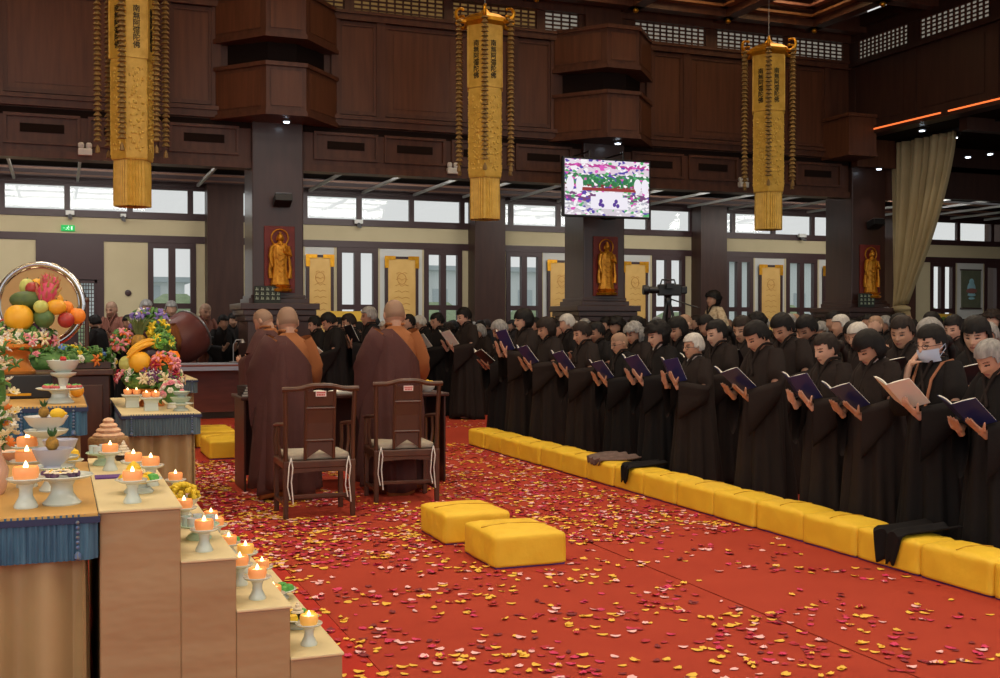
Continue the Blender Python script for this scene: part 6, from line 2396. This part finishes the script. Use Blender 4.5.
def fruit(loc, r, m, label, name, stalk=True, rx=1.0, rz_=1.0, tilt=(0, 0, 0)):
    t = thing(name, label, 'fruit', loc)
    R_ = Matrix.Rotation(tilt[1], 4, 'Y') @ Matrix.Rotation(tilt[0], 4, 'X')
    s = MB()
    pr = []
    for k in range(13):
        a = -pi / 2 + pi * k / 12
        pr.append((r * cos(a), r * rz_ * sin(a) - (.12 * r * exp(-((pi / 2 - a) / .25) ** 2))))
    s.lathe(pr, 22); s.xf(R_ @ Matrix.Diagonal((rx, 1, 1, 1))); s.build('flesh', m, t)
    if stalk:
        s = MB(); s.tube([(0, 0, r * rz_ * .84), (.004, 0, r * rz_ * 1.08)], .0035, 6); s.xf(R_); s.build('stalk', M_avo, t)
    return t


def dragon(loc, r, label, tilt=(0, 0, 0)):
    t = thing('dragon_fruit', label, 'fruit', loc)
    R_ = Matrix.Rotation(tilt[1], 4, 'Y') @ Matrix.Rotation(tilt[0], 4, 'X')
    s = MB(); s.ell((0, 0, 0), (r, r, r * 1.3), 16, 12); s.xf(R_); s.build('flesh', M_pit, t)
    s = MB()
    for j in range(4):
        for k in range(6):
            a = 2 * pi * k / 6 + j * .5; z_ = (-.8 + .55 * j) * r; q = sqrt(max(.05, 1 - (z_ / (1.3 * r)) ** 2)) * r
            s.tube([(q * cos(a) * .95, q * sin(a) * .95, z_), (q * 1.25 * cos(a), q * 1.25 * sin(a), z_ + .4 * r), (q * 1.35 * cos(a), q * 1.35 * sin(a), z_ + .75 * r)], [r * .16, r * .12, r * .02], 5)
    s.tube([(0, 0, r * 1.1), (r * .2, 0, r * 2.0)], [r * .3, r * .03], 6); s.tube([(0, 0, r * 1.1), (-r * .3, 0, r * 1.9)], [r * .25, r * .03], 6)
    s.xf(R_); s.build('scales', mat('dragon_fruit_scales', (206, 80, 92), .5, var=(170, 170, 80), vscale=18), t)
    return t


Fy = PY_ - .10
def FP(px, py, y=None):
    q = AY(px, py, y or Fy); return (q.x, q.y, q.z)
fruit(FP(19, 318), .086, M_mel, 'large round orange-yellow melon at the left of the fruit pyramid', 'melon')
fruit(FP(44, 318), .062, M_wmel, 'round dark green melon in the middle of the fruit pyramid', 'melon')
fruit(FP(66, 320), .050, M_redap, 'dark red apple at the right of the fruit pyramid', 'apple')
fruit(FP(77, 316, Fy + .06), .052, M_orf, 'orange at the right edge of the fruit pyramid', 'orange')
fruit(FP(27, 300, Fy + .05), .058, M_avo, 'long olive green fruit lying across the fruit pyramid', 'papaya', rx=1.75)
fruit(FP(41, 307, Fy - .03), .044, M_apple, 'pale yellow-green apple at the centre of the fruit pyramid', 'apple')
fruit(FP(56, 307, Fy), .050, M_mangog, 'yellow mango leaning right of the pale apple', 'mango', rx=1.2)
fruit(FP(66, 308, Fy + .08), .046, M_orf, 'orange above the dark red apple', 'orange')
dragon(FP(47, 294, Fy + .03), .058, 'lower pink dragon fruit with yellow-green scales', (.1, .2))
dragon(FP(53, 284, Fy + .09), .036, 'small upper dragon fruit beside the topmost one')
dragon(FP(47, 280, Fy + .06), .028, 'topmost small dragon fruit on the pyramid', (0, -.2))
fruit(FP(33, 289, Fy + .08), .046, M_redap, 'red apple high on the left of the fruit pyramid', 'apple')
fruit(FP(27, 287, Fy + .13), .046, M_apple, 'pale fruit at the upper left of the pyramid', 'pear', rz_=1.2)
fruit(FP(38, 286, Fy + .16), .050, M_mangog, 'yellow mango behind the red apple at the top', 'mango')
fruit(FP(6, 326, Fy + .14), .05, M_redap, 'red apple half hidden behind the large melon', 'apple')
fruit(FP(52, 302, Fy + .2), .07, M_mangog, 'yellow fruit deep inside the pyramid behind the apples', 'mango')
fruit(FP(34, 305, Fy + .2), .08, M_wmel, 'green melon deep inside the pyramid', 'melon')
# footed dishes at the front of table two
q = G(62, 402, 1.10)
make_compote((.0, 6.92, TZ), .13, .085, 'wide footed dish of pink berries on the higher table')
rn = random.Random(2)
for k in range(24):
    a = rn.uniform(0, 6.28); r_ = .11 * sqrt(rn.random())
    t = thing('strawberry', 'pink berry in the heap on the wide footed dish', 'fruit', (.0 + r_ * cos(a), 6.92 + r_ * sin(a), TZ + .078), rn.uniform(0, 6), 'berries on the wide footed dish')
    s = MB(); s.lathe([(.003, 0), (.012, .006), (.015, .016), (.010, .024), (.002, .026)], 10); s.build('berry', mat('pink_berry', (206, 96, 96), .4), t)
    s = MB(); s.lathe([(.009, .024), (.004, .028), (.001, .029)], 6); s.build('calyx', M_green, t)
make_compote((.02, 7.20, TZ), .075, .16, 'tall footed dish behind the pink berries')
bowl((.02, 7.20, TZ + .150), .095, .085, 'deep pale bowl raised behind the pink berries', M_celadon)
t = thing('strawberry', 'single red strawberry on top of the deep pale bowl', 'fruit', (.02, 7.20, TZ + .150 + .077))
s = MB(); s.lathe([(.003, 0), (.016, .006), (.02, .018), (.014, .03), (.002, .034)], 12); s.build('berry', M_red, t)
s = MB(); s.lathe([(.01, .031), (.004, .036), (.001, .038)], 6); s.build('calyx', M_green, t)
fruit((.10, 7.42, TZ + .04), .04, M_mangog, 'small yellow fruit right of the deep pale bowl', 'mango')

# flowers on the cabinet
t = thing('flower_trough', 'long low bed of yellow, green and pink flowers on the dark cabinet', 'flowers', (.05, 10.42, 1.1755 + FZ))
s = MB(); s.box(-.8, .36, -.16, .16, 0, .05); s.build('trough', M_redwood, t, smooth=False)
flower_bed(t, (-.2, 0, .05), .60, .24, .13, 90, ['yellow', 'green', 'white', 'pink', 'yellow', 'cream', 'blue', 'orange'], 9, 1.2, .4)
# second fruit bouquet on the narrow table
B = (.72, 10.0, T1h + FZ)
t = thing('pedestal_stand', 'orange gilded pedestal under the pineapple bouquet', 'stand', B)
s = MB(); s.lathe([(.11, 0), (.115, .015), (.08, .05), (.075, .09), (.11, .12)], 24); s.build('stem', M_orst, t)
s = MB(); s.lathe([(.11, .12), (.18, .135), (.185, .15), (.12, .155), (.001, .155)], 26); s.build('tray', M_orst, t)
t = thing('flower_ring', 'ring of pale and dark roses round the pineapple bouquet', 'flowers', (B[0], B[1], B[2] + .16))
flower_bed(t, (0, 0, .06), .27, .22, .12, 80, ['white', 'cream', 'crimson', 'pink', 'plum', 'white'], 14, 1.15, .3)
By = B[1] - .10
fruit(FP(140, 362, By), .092, M_mel, 'large orange melon in the pineapple bouquet', 'melon')
fruit(FP(128, 364, By + .1), .075, M_apple, 'pale green melon left of the large orange melon', 'melon')
fruit(FP(151, 354, By + .02), .052, mat('aubergine_skin', (44, 30, 42), .35), 'dark purple aubergine crossing the bouquet', 'aubergine', rx=1.5)
t = thing('flower_posy', 'coral pink and orange lilies at the right of the pineapple bouquet', 'flowers', FP(164, 365, By))
flower_bed(t, (0, 0, 0), .10, .08, .08, 22, ['pink', 'orange', 'crimson'], 5, 1.4, .05, kinds=('lily', 'rose'))
t = thing('flower_posy', 'bright green and yellow blossoms at the top right of the bouquet', 'flowers', FP(163, 345, By + .06))
flower_bed(t, (0, 0, 0), .085, .08, .09, 22, ['green', 'yellow', 'green'], 6, 1.1, .3)
t = thing('flower_posy', 'violet and white iris cluster behind the pineapple leaves', 'flowers', FP(150, 322, By + .3))
flower_bed(t, (0, 0, 0), .13, .08, .08, 20, ['violet', 'white', 'violet'], 8, 1.6, .2, kinds=('lily', 'rose'))
t = thing('flower_posy', 'orange lilies left of the pineapple', 'flowers', FP(122, 343, By + .2))
flower_bed(t, (0, 0, 0), .06, .06, .08, 14, ['orange', 'pink'], 9, 1.5, .2, kinds=('lily',))
t = thing('flower_posy', 'tall yellow flower spikes right of the pineapple', 'flowers', FP(158, 332, By + .15))
flower_bed(t, (0, 0, 0), .05, .05, .08, 12, ['yellow'], 10, 1.5, .3, kinds=('lily',))
t = thing('banana_bunch', 'bunch of yellow bananas laid over the orange melon', 'fruit', FP(141, 349, By - .02))
for k in range(3):
    s = MB()
    pts = [(-.11 + .022 * j, .0 + .02 * k, -.045 + .012 * j - .0012 * (j - 5) ** 2 + .03 * (k == 1)) for j in range(11)]
    s.tube(pts, [.008, .016, .021, .023, .024, .024, .024, .023, .021, .014, .007], 7); s.build('banana', M_mangog, t)
t = thing('pineapple', 'pineapple with spreading spiky crown at the top of the bouquet', 'fruit', FP(139, 343, By + .12))
s = MB(); s.ell((0, 0, 0), (.065, .065, .08), 16, 12); s.build('body', M_pineap, t)
for k in range(26):
    a = k * 2.4; f = k / 26; L_ = .22 - .09 * f; op = (1 - f) * .9 + .1
    s = MB(); s.tube([(.015 * cos(a), .015 * sin(a), .06), (.05 * op * cos(a) + .01 * cos(a), .05 * op * sin(a), .06 + L_ * .5), (.13 * op * cos(a), .13 * op * sin(a), .06 + L_ * (.75 + .25 * f))], [.012, .011, .001], 5)
    s.build('leaf', mat('pineapple_leaf', (74, 96, 52), .6, var=(110, 124, 66), vscale=20), t)


def lamp_trays(x, y, lab, n=4):
    t = thing('candle_dish', 'pale square footed dish ' + lab, 'dish', (x, y, T1h + FZ))
    s = MB(); s.loft([[(q * a, q * b__, z) for a, b__ in ((-1, -1), (1, -1), (1, 1), (-1, 1))] for q, z in ((.055, 0), (.05, .06), (.06, .09), (.085, .10), (.085, .11))]); s.build('dish', M_celadon, t, smooth=False, bevel=.006)
    for k in range(n):
        dup(cnd, (x + (-.035 if k % 2 else .035), y + (-.035 if k < 2 else .035), T1h + FZ + .1105), 0, 'orange candle in the group of four ' + lab, .9, 'candles ' + lab)


lamp_trays(.68, 9.42, 'at the front of the narrow table')
lamp_trays(.56, 9.85, 'at the left of the narrow table')
make_compote((.90, 9.32, T1h + FZ), .10, .06, 'celadon footed plate under the glass bowl at the narrow table corner')
bowl((.90, 9.32, T1h + FZ + .05), .085, .06, 'pale green stacked bowl at the corner of the narrow table', mat('pale_green_glass', (196, 214, 190), .25, coat=.4))
bowl((.905, 9.33, T1h + FZ + .105), .07, .05, 'upper pale green bowl of the stack at the narrow table corner', mat('pale_green_glass', (196, 214, 190)))
t = thing('flower_posy', 'pink roses behind the stacked green bowls', 'flowers', (.86, 9.60, T1h + FZ + .08))
flower_bed(t, (0, 0, .04), .09, .07, .10, 20, ['pink', 'pink', 'white'], 11, 1.1, .1, kinds=('rose',))
s = MB(); s.lathe([(.04, -.08), (.045, -.07), (.03, -.02), (.05, .02)], 14); s.build('vase', M_porc, t)
# tiered sweets basket in the gap
p = G(96, 452, .72)
t = thing('tiered_basket', 'small stacked wicker basket of pastries between the tables', 'basket', (.33, 8.7, FZ))
for k in range(4):
    s = MB(); r_ = .13
    s.lathe([(r_, .30 + .11 * k), (r_ + .01, .32 + .11 * k), (r_ + .01, .385 + .11 * k), (r_, .40 + .11 * k), (.01, .40 + .11 * k)], 22, wob=lambda a, z: .02 * cos(22 * a)); s.build('tier', mat('wicker', (176, 140, 90), .7, var=(130, 98, 60), vscale=60), t)
s = MB(); s.lathe([(.11, 0), (.1, .02), (.03, .05), (.03, .26), (.12, .30)], 18); s.build('stand_foot', M_desk, t)
s = MB()
for k in range(4): s.lathe([(.10 - .022 * k, .73 + .035 * k), (.105 - .022 * k, .745 + .035 * k), (.09 - .022 * k, .76 + .035 * k), (.01, .765 + .035 * k)], 16, wob=lambda a, z: .06 * cos(6 * a))
s.build('pastries', mat('peach_pastry', (226, 176, 140), .7, var=(238, 206, 170), vscale=30), t)

# ---- gong and drum ---------------------------------------------------------
q = AY(41, 305, 12.6)
t = thing('gong', 'large round gold-faced gong with chrome rim on a stand, at the left', 'gong', (q.x, 12.6, FZ), radians(-12))
r_ = .42; zc_ = q.z - FZ
s = MB(); s.lathe([(.001, -.05), (r_ - .03, -.05), (r_ - .03, .05), (.001, .05)], 48); s.xf(Matrix.Translation((0, 0, zc_)) @ Matrix.Rotation(pi / 2, 4, 'X')); s.build('face', mat('gong_gold_face', (206, 172, 112), .45, .2, var=(196, 160, 100), vscale=4), t)
s = MB(); s.tube([(r_ * cos(a), 0, zc_ + r_ * sin(a)) for a in [2 * pi * k / 48 for k in range(49)]], .032, 10, cap=False)
s.tube([((r_ - .035) * cos(a), -.055, zc_ + (r_ - .035) * sin(a)) for a in [2 * pi * k / 48 for k in range(49)]], .008, 6, cap=False); s.build('chrome_rim', mat('chrome', (210, 212, 214), .15, 1.0), t)
for e in (-1, 1):
    s = MB(); s.tube([(e * (r_ + .03), 0, 0), (e * (r_ + .03), 0, zc_ + .05)], .022, 8); s.ell((e * (r_ + .03), 0, zc_ + .05), .03, 10, 8); s.build('stand_post', M_redwood, t)
    s = MB(); s.box(e * (r_ + .03) - .03, e * (r_ + .03) + .03, -.25, .25, 0, .05); s.build('stand_foot', M_redwood, t, smooth=False)
s = MB(); s.tube([(-r_ - .03, 0, .3), (r_ + .03, 0, .3)], .02, 8); s.build('crossbar', M_redwood, t)
q = AY(184, 338, 21.25)
t = thing('temple_drum', 'big tilted maroon temple drum with pale rim and dark beater strap', 'drum', (q.x, 21.25, FZ), radians(35))
zc_ = q.z
M_dr = mat('maroon_drum_body', (112, 58, 56), .45, var=(128, 72, 64), vscale=3)
Rd = Matrix.Translation((0, 0, zc_)) @ Matrix.Rotation(radians(62), 4, 'Y')
s = MB(); s.lathe([(.30, -.42), (.41, -.30), (.45, -.1), (.45, .12), (.42, .22)], 36); s.xf(Rd); s.build('barrel', M_dr, t)
s = MB(); s.lathe([(.42, .22), (.41, .235), (.001, .24)], 36); s.xf(Rd); s.build('drumhead', mat('tan_drumhead', (160, 122, 100), .6), t)
s = MB(); s.tube([(.425 * cos(a), .425 * sin(a), .225) for a in [2 * pi * k / 40 for k in range(41)]], .02, 8, cap=False); s.xf(Rd); s.build('pale_rim', M_grey, t)
s = MB(); s.tube([(-.2, -.2, zc_ + .12), (.15, -.34, zc_ + .05), (.42, -.30, zc_ + .0)], .02, 8); s.build('beater', M_black, t)
for k in range(4):
    a = k * pi / 2 + .5
    s = MB(); s.tube([(.22 * cos(a), .22 * sin(a), zc_ - .2), (.36 * cos(a), .36 * sin(a), 0)], .03, 8); s.build('stand_leg', M_redwood, t)

# proto clean up
for pr in (cpt, cnd, cnd2):
    for ch in list(pr.children): bpy.data.objects.remove(ch)
    bpy.data.objects.remove(pr)

# ================================================================== PETALS
PC = [mat('crimson_petal', (176, 14, 44), .6), mat('magenta_petal', (206, 36, 92), .6), mat('yellow_petal', (236, 188, 62), .6), mat('pale_pink_petal', (240, 186, 186), .6), mat('dark_red_petal', (122, 8, 24), .6)]
PNAME = ['crimson', 'magenta pink', 'yellow', 'pale pink', 'dark red']


def petal_pts(rn, sc):
    L = .024 * sc; w_ = .019 * sc * rn.uniform(.7, 1.1); c_ = rn.uniform(.002, .007) * sc
    P = []
    for i in range(4):
        f = i / 3
        wd = w_ * sin(pi * (.12 + .80 * f) ** .8)
        z_ = c_ * (2 * f - 1) ** 2
        P.append([((f - .5) * 2 * L, -wd, z_ + c_ * .7), ((f - .5) * 2 * L, 0, z_), ((f - .5) * 2 * L, wd, z_ + c_ * .7)])
    return P


rn = random.Random(21)
pts = []
obst = [(1.65, 2.30, 8.95, 9.5), (2.55, 3.2, 9.45, 10.0), (2.54, 3.06, 6.62, 7.24), (2.5, 3.02, 7.49, 8.11), (1.5, 3.6, 10.5, 11.3), (4.86, 6, 0, 16), (1.45, 2.0, 13.1, 15.4), (-2, 1.07, 4.4, 6.2), (.4, 1.1, 9, 11.3), (.9, 1.6, 14.2, 15.7)]
tries = 0
while len(pts) < 9500 and tries < 120000:
    tries += 1
    # clumps
    y_ = 4.0 + 14.0 * rn.random() ** 1.15
    x_ = rn.uniform(.95, 4.86) if y_ < 14 else rn.uniform(.9, 6.2)
    if rn.random() < .35: y_ = rn.uniform(7.2, 13.5)
    if y_ > 8.5 and rn.random() < .3: x_ = rn.uniform(1.0, 2.2)
    dns = .42 + .95 * noise.noise(Vector((x_ * 1.7, y_ * 1.7, 3.1))) + .7 * noise.noise(Vector((x_ * 5, y_ * 5, 8.1)))
    if y_ > 7.2: dns += .5
    if x_ > 3.5 and y_ < 8: dns -= .18 
    if x_ > 4.3 and y_ < 10: dns -= .12
    if rn.random() > dns: continue
    if any(a < x_ < b_ and c_ < y_ < e for a, b_, c_, e in obst): continue
    pts.append((x_, y_))
def in_view(p):
    xc = p[0] * cos(YAW) - p[1] * sin(YAW); zc = p[0] * sin(YAW) + p[1] * cos(YAW)
    px = 500 + 1130 * xc / zc; py = 325 + 1751 / zc
    return zc if (0 < px < 1000 and py < 676 and (px > 345 or py < 600)) else 99
pts.sort(key=lambda p: in_view(p))
protos_p = []
for ci in range(5):
    for v in range(3):
        P = petal_pts(rn, 1.0)
        s = MB(); s.loft(P, 0, False, closed=False)
        protos_p.append((ci, s.mesh('petal', PC[ci])))
stuff = MB()
wts = [0] * 34 + [1] * 26 + [2] * 24 + [3] * 22 + [4] * 14
for i, (x_, y_) in enumerate(pts):
    ci = rn.choice(wts) if noise.noise(Vector((x_ * 2, y_ * 2, 20))) < .15 else rn.choice([2, 2, 2, 3, 0])
    sc = rn.uniform(.75, 1.25); a = rn.uniform(0, 6.28)
    if i < 300:
        c_, me = protos_p[ci * 3 + rn.randrange(3)]
        o = link_mesh('flower_petal', me, None, (x_, y_, FZ + .0015), (0, 0, a), sc)
        zx = 'beside the stepped stand' if x_ < 1.8 else ('left of the two yellow cushions' if x_ < 2.5 else ('before the nearer cushion' if x_ < 3.1 else ('between cushion and carpet seam' if x_ < 3.5 else ('just right of the carpet seam' if x_ < 4.2 else 'close to the yellow cushion row'))))
        side = zx + (', nearest the camera' if y_ < 5.4 else '')
        tag(o, '%s petal %s' % (PNAME[ci], side), 'petal', '%s petals %s' % (PNAME[ci], side))
    else:
        P = petal_pts(rn, sc)
        R_ = Matrix.Translation((x_, y_, FZ + .0015)) @ Matrix.Rotation(a, 4, 'Z') @ Matrix.Rotation(rn.uniform(-.2, .2), 4, 'X')
        rows = [[R_ @ Vector(v) for v in r] for r in P]
        rows = [[Vector((v.x, v.y, max(v.z, FZ))) for v in r] for r in rows]
        stuff.loft(rows, ci, False, closed=False)
o = stuff.build('scattered_petals', PC)
tag(o, 'countless mixed red, yellow and pink petals strewn farther along the carpet', 'petals', kind='stuff')
